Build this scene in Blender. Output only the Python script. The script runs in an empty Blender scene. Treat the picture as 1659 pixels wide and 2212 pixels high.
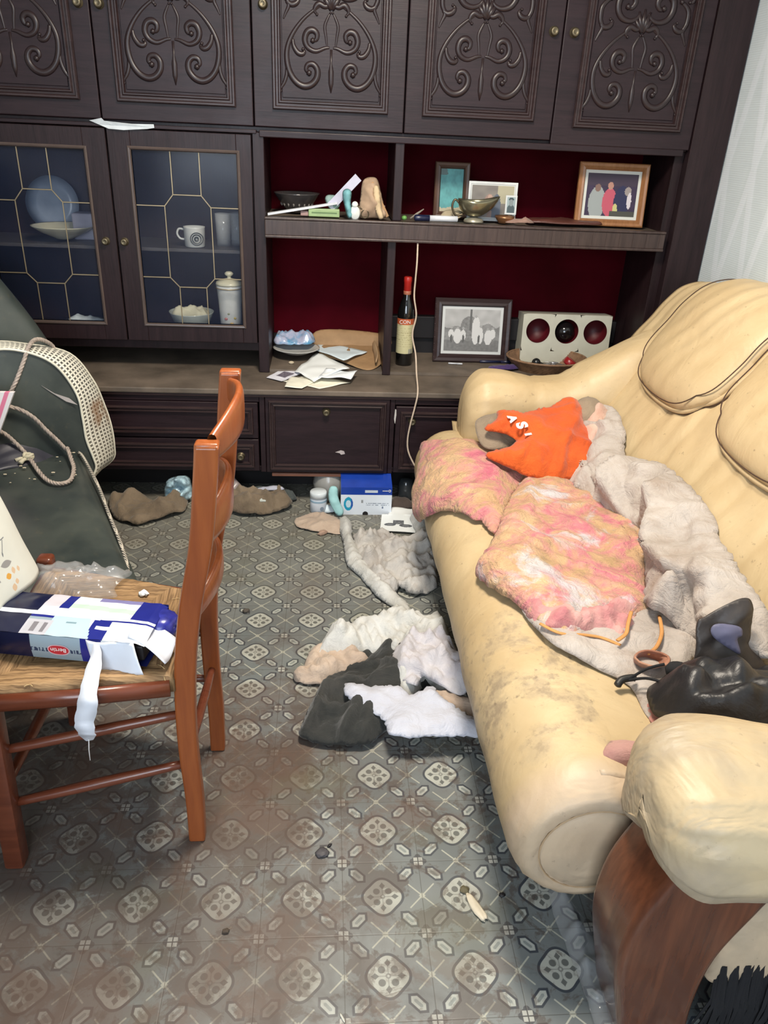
import bpy, bmesh, math, bisect, random
from mathutils import Vector, Matrix, noise, geometry
random.seed(7)
PI=math.pi
SC=bpy.context.scene
COL=SC.collection
# ---------------- camera ----------------
_F=1642.79; _P,_Yw,_R=.46669664,.08831205,.04801692
_cp,_sp,_cy,_sy=math.cos(_P),math.sin(_P),math.cos(_Yw),math.sin(_Yw)
_fw=Vector((_sy*_cp,_cy*_cp,-_sp)); _rt=Vector((_cy,-_sy,0)); _up=_rt.cross(_fw)
_r2=_rt*math.cos(_R)+_up*math.sin(_R); _u2=-_rt*math.sin(_R)+_up*math.cos(_R)
cam=bpy.data.cameras.new('camera'); camo=bpy.data.objects.new('camera',cam); COL.objects.link(camo)
cam.sensor_fit='HORIZONTAL'; cam.sensor_width=36; cam.lens=36*_F/1659; cam.clip_start=.05
_m=Matrix((( _r2.x,_u2.x,-_fw.x,.11611),(_r2.y,_u2.y,-_fw.y,-2.36894),(_r2.z,_u2.z,-_fw.z,1.37545),(0,0,0,1)))
camo.matrix_world=_m
SC.camera=camo
# ---------------- world, lights, exposure ----------------
w=bpy.data.worlds.new('world'); SC.world=w; w.use_nodes=True
w.node_tree.nodes['Background'].inputs[0].default_value=(.75,.85,1,1); w.node_tree.nodes['Background'].inputs[1].default_value=1.2
def area(name,loc,target,size,energy,color):
    l=bpy.data.lights.new(name,'AREA'); l.shape='RECTANGLE'; l.size,l.size_y=size; l.energy=energy; l.color=color
    o=bpy.data.objects.new(name,l); COL.objects.link(o); o.location=loc
    o.rotation_euler=(Vector(target)-Vector(loc)).to_track_quat('-Z','Y').to_euler(); return o
# daylight through the window in the wall behind the camera
area('window_daylight',(-.35,-3.9,1.65),(.1,0,.5),(1.7,1.5),40,(.80,.90,1.0))
# ceiling lamp of the room (its shade is built further down)
area('ceiling_lamp_light',(.25,-.80,2.36),(.25,-.70,0),(.42,.42),40,(1.0,.90,.76))
vs=SC.view_settings; vs.view_transform='Standard'; vs.look='None'; vs.gamma=1; vs.exposure=.66; vs.use_curve_mapping=False
SC.cycles.max_bounces=8; SC.cycles.caustics_reflective=False; SC.cycles.caustics_refractive=False
# ---------------- object helpers ----------------
def world_of(o):
    return (world_of(o.parent)@o.matrix_parent_inverse if o.parent else Matrix())@o.matrix_basis
def finish(o,parent=None,label=None,cat=None,group=None,kind=None):
    if parent is not None: o.parent=parent; o.matrix_parent_inverse=world_of(parent).inverted()
    if label: o['label']=label
    if cat: o['category']=cat
    if group: o['group']=group
    if kind: o['kind']=kind
    return o
def mesh_obj(name,bm,mat,parent=None,smooth=False,label=None,cat=None,group=None,kind=None,mats=None,fix=True):
    if fix: bmesh.ops.recalc_face_normals(bm,faces=bm.faces)
    me=bpy.data.meshes.new(name); bm.to_mesh(me); bm.free()
    for m in (mats or [mat]): me.materials.append(m)
    if smooth:
        for p in me.polygons: p.use_smooth=True
    o=bpy.data.objects.new(name,me); COL.objects.link(o)
    return finish(o,parent,label,cat,group,kind)
def thing(name,label,cat,loc=(0,0,0),group=None):
    o=bpy.data.objects.new(name,None); COL.objects.link(o); o.location=loc; o.empty_display_size=.05
    return finish(o,None,label,cat,group)
def smooth_by_angle(o,deg=35):
    me=o.data
    for p in me.polygons: p.use_smooth=True
    bm=bmesh.new(); bm.from_mesh(me)
    for e in bm.edges:
        if len(e.link_faces)==2 and e.calc_face_angle(0)>math.radians(deg): e.smooth=False
    bm.to_mesh(me); bm.free(); return o
def box(bm,x0,x1,y0,y1,z0,z1,bev=0.,M=None,seg=2):
    r=bmesh.ops.create_cube(bm,size=1)
    vsx=r['verts']
    for v in vsx: v.co=Vector((x0+(v.co.x+.5)*(x1-x0),y0+(v.co.y+.5)*(y1-y0),z0+(v.co.z+.5)*(z1-z0)))
    if bev>0:
        es=list({e for v in vsx for e in v.link_edges})
        g=bmesh.ops.bevel(bm,geom=es,offset=bev,segments=seg,affect='EDGES',profile=.5)
        vsx=list({v for f in g['faces'] for v in f.verts}|{v for v in vsx if v.is_valid})
    if M is not None:
        for v in vsx: v.co=M@v.co
    return vsx
def prism(bm,poly,y0,y1,axis='Y',bev=0.):
    """extrude a 2D polygon; axis Y: poly in (x,z); axis Z: poly in (x,y); axis X: poly in (y,z)"""
    def mk(p,t): return {'Y':(p[0],t,p[1]),'Z':(p[0],p[1],t),'X':(t,p[0],p[1])}[axis]
    a=[bm.verts.new(mk(p,y0)) for p in poly]; b=[bm.verts.new(mk(p,y1)) for p in poly]
    n=len(poly); fs=[bm.faces.new(a),bm.faces.new(b[::-1])]
    for i in range(n): fs.append(bm.faces.new((a[i],b[i],b[(i+1)%n],a[(i+1)%n])))
    if bev>0:
        es=[e for f in fs[:2] for e in f.edges]
        bmesh.ops.bevel(bm,geom=es,offset=bev,segments=2,affect='EDGES')
    return a+b
def catmull(pts,n=8,closed=False):
    out=[]; L=len(pts)
    rng=range(L if closed else L-1)
    for i in rng:
        g=lambda k: Vector(pts[k%L] if closed else pts[min(max(k,0),L-1)])
        p0,p1,p2,p3=g(i-1),g(i),g(i+1),g(i+2)
        for j in range(n):
            t=j/n
            out.append(.5*((2*p1)+(-p0+p2)*t+(2*p0-5*p1+4*p2-p3)*t*t+(-p0+3*p1-3*p2+p3)*t**3))
    if not closed: out.append(Vector(pts[-1]))
    return out
def tube(bm,pts,rad,n=8,flat=None,cap=True,closed=False):
    """sweep a circle; rad number or list; flat=(axis vector, factor) squashes the section along an axis"""
    pts=[Vector(p) for p in pts]; L=len(pts)
    if not hasattr(rad,'__len__'): rad=[rad]*L
    rings=[]; prev=None
    for i,p in enumerate(pts):
        a=pts[(i-1)%L] if (closed or i>0) else p; b=pts[(i+1)%L] if (closed or i<L-1) else p
        t=(b-a)
        t=t.normalized() if t.length>1e-9 else Vector((0,0,1))
        if prev is None:
            ref=Vector((0,1,0)) if abs(t.y)<.9 else Vector((1,0,0))
            u=t.cross(ref).normalized()
        else:
            u=(prev-t*prev.dot(t)); u=u.normalized() if u.length>1e-9 else t.orthogonal().normalized()
        prev=u; v=t.cross(u)
        ring=[]
        for k in range(n):
            ang=2*PI*k/n
            d=(u*math.cos(ang)+v*math.sin(ang))*rad[i]
            if flat: d=d-flat[0]*d.dot(flat[0])*(1-flat[1])
            ring.append(bm.verts.new(p+d))
        rings.append(ring)
    for i in range(L if closed else L-1):
        A,B=rings[i],rings[(i+1)%L]
        for k in range(n): bm.faces.new((A[k],A[(k+1)%n],B[(k+1)%n],B[k]))
    if cap and not closed:
        bm.faces.new(rings[0][::-1]); bm.faces.new(rings[-1])
    return [v for r in rings for v in r]
def lathe(bm,prof,c=(0,0,0),n=24,M=None,sx=1,sy=1,cap=True):
    """revolve (r,z) profile about z"""
    rings=[]; allv=[]
    for r,z in prof:
        if r<1e-5:
            v=bm.verts.new((c[0],c[1],c[2]+z)); rings.append([v]); allv.append(v)
        else:
            ring=[bm.verts.new((c[0]+r*sx*math.cos(2*PI*k/n),c[1]+r*sy*math.sin(2*PI*k/n),c[2]+z)) for k in range(n)]
            rings.append(ring); allv+=ring
    for A,B in zip(rings,rings[1:]):
        if len(A)==1 and len(B)==1: continue
        for k in range(n):
            if len(A)==1: bm.faces.new((A[0],B[(k+1)%n],B[k]))
            elif len(B)==1: bm.faces.new((A[k],A[(k+1)%n],B[0]))
            else: bm.faces.new((A[k],A[(k+1)%n],B[(k+1)%n],B[k]))
    if cap:
        for R in (rings[0],rings[-1]):
            if len(R)>1: bm.faces.new(R)
    if M is not None:
        for v in allv: v.co=M@v.co
    return allv
def grid_surface(bm,fn,nu,nv,closeu=False,closev=False):
    G=[[bm.verts.new(fn(i/(nu if closeu else nu-1),j/(nv if closev else nv-1))) for j in range(nv)] for i in range(nu)]
    for i in range(nu if closeu else nu-1):
        for j in range(nv if closev else nv-1):
            bm.faces.new((G[i][j],G[(i+1)%nu][j],G[(i+1)%nu][(j+1)%nv],G[i][(j+1)%nv]))
    return G
def solid(o,t,off=0.):
    m=o.modifiers.new('solid','SOLIDIFY'); m.thickness=t; m.offset=off; return o
def subsurf(o,l=1):
    m=o.modifiers.new('sub','SUBSURF'); m.levels=l; m.render_levels=l; return o
def RT(loc,rx=0,ry=0,rz=0):
    return Matrix.Translation(loc)@Matrix.Rotation(rz,4,'Z')@Matrix.Rotation(ry,4,'Y')@Matrix.Rotation(rx,4,'X')
def nz(x,y=0.,z=0.): return noise.noise(Vector((x,y,z)))
# ---------------- material helpers ----------------
class E:
    def __init__(s,nt,sock): s.nt=nt; s.s=sock
    def _m(s,op,*a):
        n=s.nt.nodes.new('ShaderNodeMath'); n.operation=op
        for i,v in enumerate((s,)+a):
            if isinstance(v,E): s.nt.links.new(v.s,n.inputs[i])
            else: n.inputs[i].default_value=v
        return E(s.nt,n.outputs[0])
    def __add__(s,o): return s._m('ADD',o)
    __radd__=__add__
    def __sub__(s,o): return s._m('SUBTRACT',o)
    def __rsub__(s,o): return (s*-1)+o
    def __mul__(s,o): return s._m('MULTIPLY',o)
    __rmul__=__mul__
    def __truediv__(s,o): return s._m('DIVIDE',o)
    def abs(s): return s._m('ABSOLUTE')
    def frac(s): return s._m('FRACT')
    def sqrt(s): return s._m('SQRT')
    def sin(s): return s._m('SINE')
    def min(s,o): return s._m('MINIMUM',o)
    def max(s,o): return s._m('MAXIMUM',o)
    def lt(s,o,w=.01):   # soft step: 1 where s<o
        n=((o-s)/w if isinstance(o,E) else (s*-1+o)/w)+.5
        return n.clamp()
    def clamp(s):
        n=s.nt.nodes.new('ShaderNodeClamp'); s.nt.links.new(s.s,n.inputs[0]); return E(s.nt,n.outputs[0])
    def ramp(s,lo,hi): return ((s-lo)/(hi-lo)).clamp()
class Mat:
    def __init__(s,name,color=(.5,.5,.5),rough=.6,metal=0.,spec=.5,coat=0.,sheen=0.):
        s.m=bpy.data.materials.new(name); s.m.use_nodes=True; s.nt=s.m.node_tree
        s.b=s.nt.nodes['Principled BSDF']; s.color(color); s.set('Roughness',rough); s.set('Metallic',metal); s.set('Specular IOR Level',spec)
        if coat: s.set('Coat Weight',coat); s.set('Coat Roughness',.15)
        if sheen: s.set('Sheen Weight',sheen)
    def set(s,k,v):
        if isinstance(v,E): s.nt.links.new(v.s,s.b.inputs[k])
        elif hasattr(v,'links'): s.nt.links.new(v,s.b.inputs[k])
        else: s.b.inputs[k].default_value=v
    def color(s,c):
        if isinstance(c,(tuple,list)): s.b.inputs['Base Color'].default_value=tuple(c)[:3]+(1,)
        else: s.nt.links.new(c,s.b.inputs['Base Color'])
    def coords(s,scale=(1,1,1),rot=(0,0,0),loc=(0,0,0),kind='Object'):
        tc=s.nt.nodes.new('ShaderNodeTexCoord'); mp=s.nt.nodes.new('ShaderNodeMapping')
        mp.inputs['Scale'].default_value=scale; mp.inputs['Rotation'].default_value=rot; mp.inputs['Location'].default_value=loc
        s.nt.links.new(tc.outputs[kind],mp.inputs['Vector']); return mp.outputs[0]
    def xyz(s,vec):
        n=s.nt.nodes.new('ShaderNodeSeparateXYZ'); s.nt.links.new(vec,n.inputs[0]); return [E(s.nt,o) for o in n.outputs]
    def noise(s,vec,scale=5,detail=4,rough=.55,dist=0.):
        n=s.nt.nodes.new('ShaderNodeTexNoise'); s.nt.links.new(vec,n.inputs['Vector'])
        n.inputs['Scale'].default_value=scale; n.inputs['Detail'].default_value=detail; n.inputs['Roughness'].default_value=rough; n.inputs['Distortion'].default_value=dist
        return E(s.nt,n.outputs[0])
    def mix(s,f,a,b,mode='MIX'):
        n=s.nt.nodes.new('ShaderNodeMix'); n.data_type='RGBA'; n.blend_type=mode
        if isinstance(f,E): s.nt.links.new(f.s,n.inputs[0])
        else: n.inputs[0].default_value=f
        for k,v in ((6,a),(7,b)):
            if isinstance(v,(tuple,list)): n.inputs[k].default_value=tuple(v)[:3]+(1,)
            else: s.nt.links.new(v,n.inputs[k])
        return n.outputs[2]
    def bump(s,h,strength=.3,dist=.01):
        n=s.nt.nodes.new('ShaderNodeBump'); n.inputs['Strength'].default_value=strength; n.inputs['Distance'].default_value=dist
        s.nt.links.new(h.s,n.inputs['Height']); s.nt.links.new(n.outputs[0],s.b.inputs['Normal'])
    def attr(s,name='Col'):
        n=s.nt.nodes.new('ShaderNodeVertexColor'); n.layer_name=name; return n.outputs[0]
def plain(name,c,rough=.6,metal=0.,var=.12,scale=18,bump=0.,**k):
    """a slightly uneven solid colour"""
    m=Mat(name,c,rough,metal,**k); v=m.coords(); n=m.noise(v,scale,4)
    d=tuple(x*(1-var) for x in c); l=tuple(min(1,x*(1+var)) for x in c)
    m.color(m.mix(n.ramp(.3,.7),d,l))
    if bump: m.bump(m.noise(v,scale*6,3),bump,.003)
    return m.m
def wood(name,dark,light,rough=.4,axis='X',scale=1.,coat=0.,spec=.5,gloss_var=.1):
    m=Mat(name,dark,rough,coat=coat,spec=spec)
    sc={'X':(1.2,14,14),'Y':(14,1.2,14),'Z':(14,14,1.2)}[axis]
    v=m.coords(tuple(a*scale for a in sc)); n=m.noise(v,3,6,.6,.6); g=m.noise(v,14,3,.5)
    m.color(m.mix((n*.7+g*.3).ramp(.35,.65),dark,light))
    m.set('Roughness',(m.noise(m.coords(),9,3)*gloss_var*2)+(rough-gloss_var)); m.bump(g,.15,.002)
    return m.m
# sofa cross-section (x, z): front roll, seat, reclined back, top roll; s is the arc length along it
def make_profile():
    ctrl=[]
    for k in range(0,13):
        a=math.radians(212-(212-62)*k/12)
        ctrl.append((.583+.144*math.cos(a), .28+.144*math.sin(a)))
    ctrl+=[(.70,.392),(.80,.386),(.88,.384),(.945,.39),(.995,.43),(1.06,.53),(1.15,.67),(1.215,.765),(1.265,.83),(1.305,.888),(1.36,.935),(1.43,.95),(1.495,.925),(1.53,.86)]
    pts=[]
    n=len(ctrl)
    for i in range(n-1):
        p0=ctrl[max(i-1,0)];p1=ctrl[i];p2=ctrl[i+1];p3=ctrl[min(i+2,n-1)]
        for j in range(8):
            t=j/8
            pts.append(tuple(.5*((2*p1[k])+(-p0[k]+p2[k])*t+(2*p0[k]-5*p1[k]+4*p2[k]-p3[k])*t*t+(-p0[k]+3*p1[k]-3*p2[k]+p3[k])*t**3) for k in(0,1)))
    pts.append(ctrl[-1])
    S=[0.]
    for a,b in zip(pts,pts[1:]): S.append(S[-1]+math.hypot(b[0]-a[0],b[1]-a[1]))
    return pts,S
PROF,PS=make_profile()
def prof_at(s):
    s=min(max(s,0),PS[-1]-1e-6)
    i=max(0,min(bisect.bisect_right(PS,s)-1,len(PROF)-2))
    t=(s-PS[i])/(PS[i+1]-PS[i]); a,b=PROF[i],PROF[i+1]
    j=max(i-2,0); k=min(i+3,len(PROF)-1)
    tx,tz=PROF[k][0]-PROF[j][0],PROF[k][1]-PROF[j][1]; l=math.hypot(tx,tz)
    return a[0]+(b[0]-a[0])*t, a[1]+(b[1]-a[1])*t, -tz/l, tx/l
def sofa_map(s,y,h=0.):
    x,z,nx,nz=prof_at(s)
    return (x+nx*h, y, z+nz*h)
CLOTH={'pad_far':('s',[(0.183,0.134),(0.257,0.034),(0.342,0.004),(0.416,-0.036),(0.471,-0.081),(0.513,-0.151),(0.403,-0.332),(0.33,-0.522),(0.293,-0.627),(0.275,-0.547),(0.257,-0.532),(0.232,-0.472),(0.189,-0.397),(0.128,-0.327),(0.061,-0.211),(0.086,-0.131),(0.147,-0.026)]),'pad_near':('s',[(0.52,-0.161),(0.428,-0.307),(0.355,-0.462),(0.312,-0.607),(0.257,-0.728),(0.232,-0.773),(0.226,-0.813),(0.257,-0.903),(0.287,-0.973),(0.312,-1.048),(0.336,-1.079),(0.367,-1.074),(0.465,-0.998),(0.587,-0.948),(0.654,-0.823),(0.746,-0.653),(0.685,-0.422),(0.623,-0.252),(0.587,-0.146)]),'blanket':('s',[(0.581,-0.141),(0.507,-0.186),(0.709,-0.041),(0.85,-0.001),(0.905,-0.031),(0.88,-0.186),(0.831,-0.302),(0.886,-0.457),(0.899,-0.632),(0.886,-0.778),(0.862,-0.853),(0.85,-0.998),(0.831,-1.124),(0.788,-1.199),(0.776,-1.214),(0.709,-1.124),(0.611,-1.008),(0.581,-0.978),(0.636,-0.823),(0.727,-0.658),(0.678,-0.512),(0.605,-0.317)]),'garment':('s',[(0.287,-0.958),(0.293,-1.038),(0.336,-1.129),(0.452,-1.189),(0.465,-1.289),(0.507,-1.294),(0.599,-1.144),(0.678,-1.074),(0.697,-0.993),(0.605,-0.923),(0.41,-0.993),(0.33,-0.993)]),'shirt':('s',[(0.416,0.2),(0.489,0.315),(0.513,0.39),(0.605,0.395),(0.77,0.34),(0.856,0.25),(0.868,0.164),(0.837,0.039),(0.819,-0.076),(0.758,-0.201),(0.575,-0.196),(0.458,-0.151),(0.361,-0.086),(0.465,0.029),(0.513,0.104),(0.477,0.169)]),'taupe':('s',[(0.391,0.265),(0.434,0.34),(0.52,0.385),(0.562,0.26),(0.532,0.119),(0.428,0.044),(0.367,0.054)]),'taupe2':('s',[(0.85,0.205),(0.886,0.169),(0.911,0.074),(0.892,-0.086),(0.856,-0.136),(0.813,-0.081),(0.819,0.079)]),'bag':('s',[(0.507,-1.219),(0.532,-1.199),(0.599,-1.179),(0.636,-1.114),(0.691,-1.043),(0.813,-1.068),(0.795,-1.119),(0.758,-1.144),(0.758,-1.219),(0.77,-1.244),(0.685,-1.344),(0.587,-1.319),(0.501,-1.289)]),'pinkbit':('s',[(0.483,-1.229),(0.52,-1.199),(0.526,-1.259),(0.501,-1.309),(0.465,-1.309)]),'strip':('f',[(0.183,0.26),(0.22,0.233),(0.223,0.104),(0.264,-0.065),(0.319,-0.217),(0.374,-0.301),(0.394,-0.367),(0.368,-0.36),(0.299,-0.287),(0.244,-0.158),(0.199,-0.065),(0.189,0.086),(0.178,0.176)]),'rag':('f',[(0.229,0.111),(0.325,0.134),(0.41,0.106),(0.508,0.054),(0.502,-0.187),(0.479,-0.245),(0.422,-0.273),(0.371,-0.24),(0.347,-0.259),(0.303,-0.231),(0.261,-0.128),(0.234,0.0)]),'beige_back':('f',[(0.009,0.277),(0.098,0.318),(0.18,0.252),(0.187,0.158),(0.117,0.164),(0.021,0.2)]),'white_pile':('f',[(0.097,-0.609),(0.119,-0.538),(0.161,-0.485),(0.246,-0.436),(0.319,-0.404),(0.364,-0.386),(0.419,-0.419),(0.487,-0.455),(0.505,-0.613),(0.505,-0.776),(0.502,-0.831),(0.44,-0.793),(0.397,-0.735),(0.349,-0.829),(0.303,-0.8),(0.305,-0.694),(0.29,-0.621),(0.225,-0.61),(0.198,-0.62),(0.146,-0.613)]),'beige_near':('f',[(0.037,-0.683),(0.062,-0.643),(0.093,-0.564),(0.174,-0.565),(0.239,-0.614),(0.25,-0.656),(0.171,-0.685),(0.12,-0.714),(0.057,-0.709)]),'black':('f',[(0.061,-0.918),(0.079,-0.843),(0.108,-0.752),(0.172,-0.655),(0.24,-0.581),(0.321,-0.582),(0.381,-0.657),(0.411,-0.738),(0.365,-0.812),(0.31,-0.881),(0.254,-0.93),(0.224,-0.955),(0.144,-0.952),(0.075,-0.934)]),'blue_white':('f',[(0.172,-0.784),(0.206,-0.781),(0.267,-0.795),(0.316,-0.805),(0.349,-0.841),(0.403,-0.797),(0.422,-0.843),(0.463,-0.895),(0.514,-0.946),(0.509,-0.981),(0.416,-0.976),(0.29,-0.981),(0.271,-0.925),(0.227,-0.874),(0.186,-0.838)]),'beige_right':('f',[(0.39,-0.799),(0.441,-0.791),(0.511,-0.82),(0.512,-0.882),(0.475,-0.89),(0.419,-0.863)]),'jacket':('f',[(-0.287,0.484),(-0.207,0.495),(-0.127,0.431),(-0.05,0.454),(-0.016,0.361),(-0.135,0.294),(-0.225,0.304),(-0.27,0.344)]),'brown_cloth':('f',[(-0.722,0.397),(-0.62,0.42),(-0.54,0.38),(-0.439,0.424),(-0.431,0.321),(-0.514,0.249),(-0.592,0.209),(-0.684,0.277)])}
# ---------------- materials ----------------
def floor_material():
    m=Mat('patterned_cement_tiles',rough=.35); v=m.coords(); x,y,z=m.xyz(v)
    wob=m.noise(v,9,2)
    T=.16
    u=((x/T+100.).frac())*2-1; w_=((y/T+100.).frac())*2-1
    au,av=u.abs(),w_.abs()
    r2=u*u+w_*w_; r=r2.sqrt()
    cos4=1-(u*u*w_*w_*8)/(r2*r2+.0001)
    R=.455+.034*cos4
    med=r-R
    base=m.mix(m.noise(v,3,3).ramp(.35,.65),(.125,.145,.150),(.195,.215,.215))
    # X strokes at the edge midpoints
    ea=1-au.max(av); eb=au.min(av)
    line=(ea-eb).abs().lt(.026,.014)*(ea+eb).lt(.66,.03)
    star=(ea+eb).lt(.085,.02)
    c=m.mix((line.max(star))*.9,base,(.46,.46,.38))
    # lozenges on the diagonals
    p=((au+av)*.7071-.885).abs(); q=((au-av)*.7071).abs()
    hexd=(p*.66+q*.62).max(q+.048)
    c=m.mix(hexd.lt(.200,.012),c,(.026,.036,.055))
    c=m.mix(hexd.lt(.145,.012),c,(.42,.44,.40))
    c=m.mix(hexd.lt(.085,.015),c,(.23,.26,.25))
    # medallion
    c=m.mix(med.lt(.055,.012),c,(.028,.038,.056))
    c=m.mix(med.lt(-.012,.012),c,(.43,.44,.39))
    pet=((au-.150)*(au-.150)+(av-.150)*(av-.150)).sqrt().lt(.085,.014)
    ma=au.max(av); mi=au.min(av)
    tul=((ma-.305).abs()*.8+mi).lt(.075,.014)
    stem=mi.lt(.012,.01)*ma.lt(.40,.02)*(ma-.05).ramp(0,.01)
    dot=(r-.045).abs().lt(.018,.012)
    c=m.mix(pet.max(tul)*.92,c,(.085,.092,.09)); c=m.mix(dot*.7,c,(.10,.10,.10)); c=m.mix(stem*.5,c,(.10,.10,.10))
    # corner blocks
    cu,cv=1-au,1-av; rc=(cu*cu+cv*cv).sqrt()
    lobes=(((cu-.15)*(cu-.15)+cv*cv).sqrt()).min(((cv-.15)*(cv-.15)+cu*cu).sqrt())
    c=m.mix((rc.lt(.175,.012)).max(lobes.lt(.075,.012)),c,(.045,.05,.062))
    sq=((cu-.066).abs()).max((cv-.066).abs()).lt(.052,.01)
    c=m.mix(sq,c,(.42,.42,.38))
    c=m.mix(cu.min(cv).lt(.008,.008)*.7,c,(.03,.028,.025))
    # wear and grime, plus shade painted in at the left front
    n1=m.noise(v,2.3,5,.6,.5); n2=m.noise(m.coords(loc=(5,3,0)),7,6,.65,.4); n3=m.noise(m.coords(loc=(1,9,2)),26,4,.6)
    film=m.noise(m.coords(loc=(4,1,0)),1.6,3,.5)
    c=m.mix(film.ramp(.2,.75)*.28,c,(.19,.18,.14))
    nearer=((y+.15)/(-.75)).ramp(.3,1.)   # the walked-on front of the room is dirtiest
    grime=(n1*.6+n2*.4)
    zone=nearer*((x-.36)/(-.5)).ramp(-.2,.9)
    left=((x*-1.)-.15).ramp(0.,.4)*nearer  # left front mask: deepens the grime and carries the painted shade
    g1=((grime+zone*.14+left*.05)).ramp(.49,.66)
    c=m.mix(g1*.58,c,(.085,.055,.040))
    n5=m.noise(m.coords(loc=(2,8,1)),11,6,.7,.8); c=m.mix((n5*.75+n3*.25+zone*.05).ramp(.52,.565)*.6*(nearer*.9+.1),c,(.075,.050,.038))
    c=m.mix((n2*.5+n3*.5).ramp(.55,.72)*.5*(nearer*.8+.2),c,(.06,.05,.036))
    bx=((x+.03).abs()+(n2-.5)*.12).lt(.125,.02)*((y+1.08).abs()+(n5-.5)*.15).lt(.16,.05)
    c=m.mix(bx*.62,c,(.075,.045,.030))
    rust=m.noise(m.coords(loc=(9,4,4)),5.5,6,.7,.6)
    c=m.mix((rust+zone*.03).ramp(.545,.60)*.34*(nearer*.85+.15),c,(.115,.062,.040))
    c=m.mix(n3.ramp(.62,.75)*.25,c,(.03,.025,.02))
    c=m.mix(m.noise(m.coords(loc=(7,7,7)),4,4).ramp(.55,.7)*.3,c,(.12,.125,.07))
    back=(y+.45).ramp(0,.6)
    c=m.mix(back*.34,c,(.19,.165,.115))
    c=m.mix(left*.34,c,(.055,.045,.04))  # shade lying on the left front floor, put into the tile colour
    m.color(c); m.set('Roughness',(n2.ramp(.3,.75)*.35)+.32)
    m.bump(m.noise(v,60,3)*.4+cu.min(cv).ramp(0,.02),.12,.002)
    return m.m
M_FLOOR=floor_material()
def paper_wall():
    m=Mat('pale_textured_wallpaper',rough=.75); v=m.coords(); x,y,z=m.xyz(v)
    ribs=(z*900.).sin()*.5+.5
    d1=((y*5.2+z*1.15).frac()-.5).abs(); d2=((y*5.2-z*1.15).frac()-.5).abs(); d3=((y*5.2).frac()-.5).abs()
    band=(d1.lt(.10,.05)).max(d2.lt(.10,.05))*.75
    n=m.noise(v,6,4)
    c=m.mix(n.ramp(.3,.7),(.66,.74,.78),(.74,.82,.86)); c=m.mix(ribs.ramp(.6,1.)*.3*(1-band),c,(.48,.54,.57)); c=m.mix(band*.6,c,(.84,.89,.97))
    m.color(c); m.bump(ribs*.5+band,.25,.002); return m.m
M_WALLPAPER=paper_wall()
M_PLASTER=plain('pale_plaster',(.62,.60,.56),.85)
M_CEIL=plain('white_ceiling_paint',(.75,.74,.71),.9)
M_DARKX=wood('dark_brown_wood',(.0130,.0066,.0090),(.0255,.0132,.0165),.42,'X',spec=.30)
M_DARKZ=wood('dark_brown_wood_upright',(.0130,.0068,.0085),(.0260,.0138,.0160),.42,'Z',spec=.30)
M_CARVE=plain('dark_carved_resin',(.023,.0135,.0150),.36,spec=.45)
M_MOULD=wood('dark_moulding',(.021,.0115,.0125),(.042,.0245,.025),.36,'X',spec=.38)
M_SHELFTOP=plain('dusty_wood_top',(.125,.098,.076),.6,var=.4,scale=7)
M_SHELFFRONT=wood('worn_brown_edge',(0.0336,0.0208,0.0192),(0.0680,0.0440,0.0384),.42,'Z',spec=.5)
def red_back():
    m=Mat('red_velour_backing',(.17,.0,.012),.8); v=m.coords(); n=m.noise(v,5,4)
    m.color(m.mix(n.ramp(.3,.7),(.038,.0,.0022),(.066,.0003,.005))); return m.m
M_RED=red_back(); M_RED.node_tree.nodes['Principled BSDF'].inputs['Specular IOR Level'].default_value=.08
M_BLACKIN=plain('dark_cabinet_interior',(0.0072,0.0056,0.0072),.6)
M_BRASS=plain('tarnished_brass',(.15,.125,.08),.45,.8)
M_LEAD=plain('brass_leading',(.42,.34,.22),.4,.7)
def glass(name,col=(1,1,1),rough=0.02,dirt=.0,alpha=.15):
    m=Mat(name,col,rough); m.set('Transmission Weight',0.); 
    m.set('Alpha',alpha if not dirt else (m.noise(m.coords(),4,4)*dirt+alpha)); m.set('Specular IOR Level',.9)
    return m.m
M_PANE=glass('dusty_cabinet_glass',(.05,.07,.14),.16,.12,.05)
def real_glass(name,col=(1,1,1),rough=.02):
    m=Mat(name,col,rough); m.set('Transmission Weight',1.); m.set('IOR',1.45); return m.m
M_CLEAR=glass('clear_plastic_film',(.50,.52,.54),.12,.22,.06)
M_TUMBLER=glass('clear_cup_glass',(.8,.85,.88),.03,0.,.22)
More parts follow.
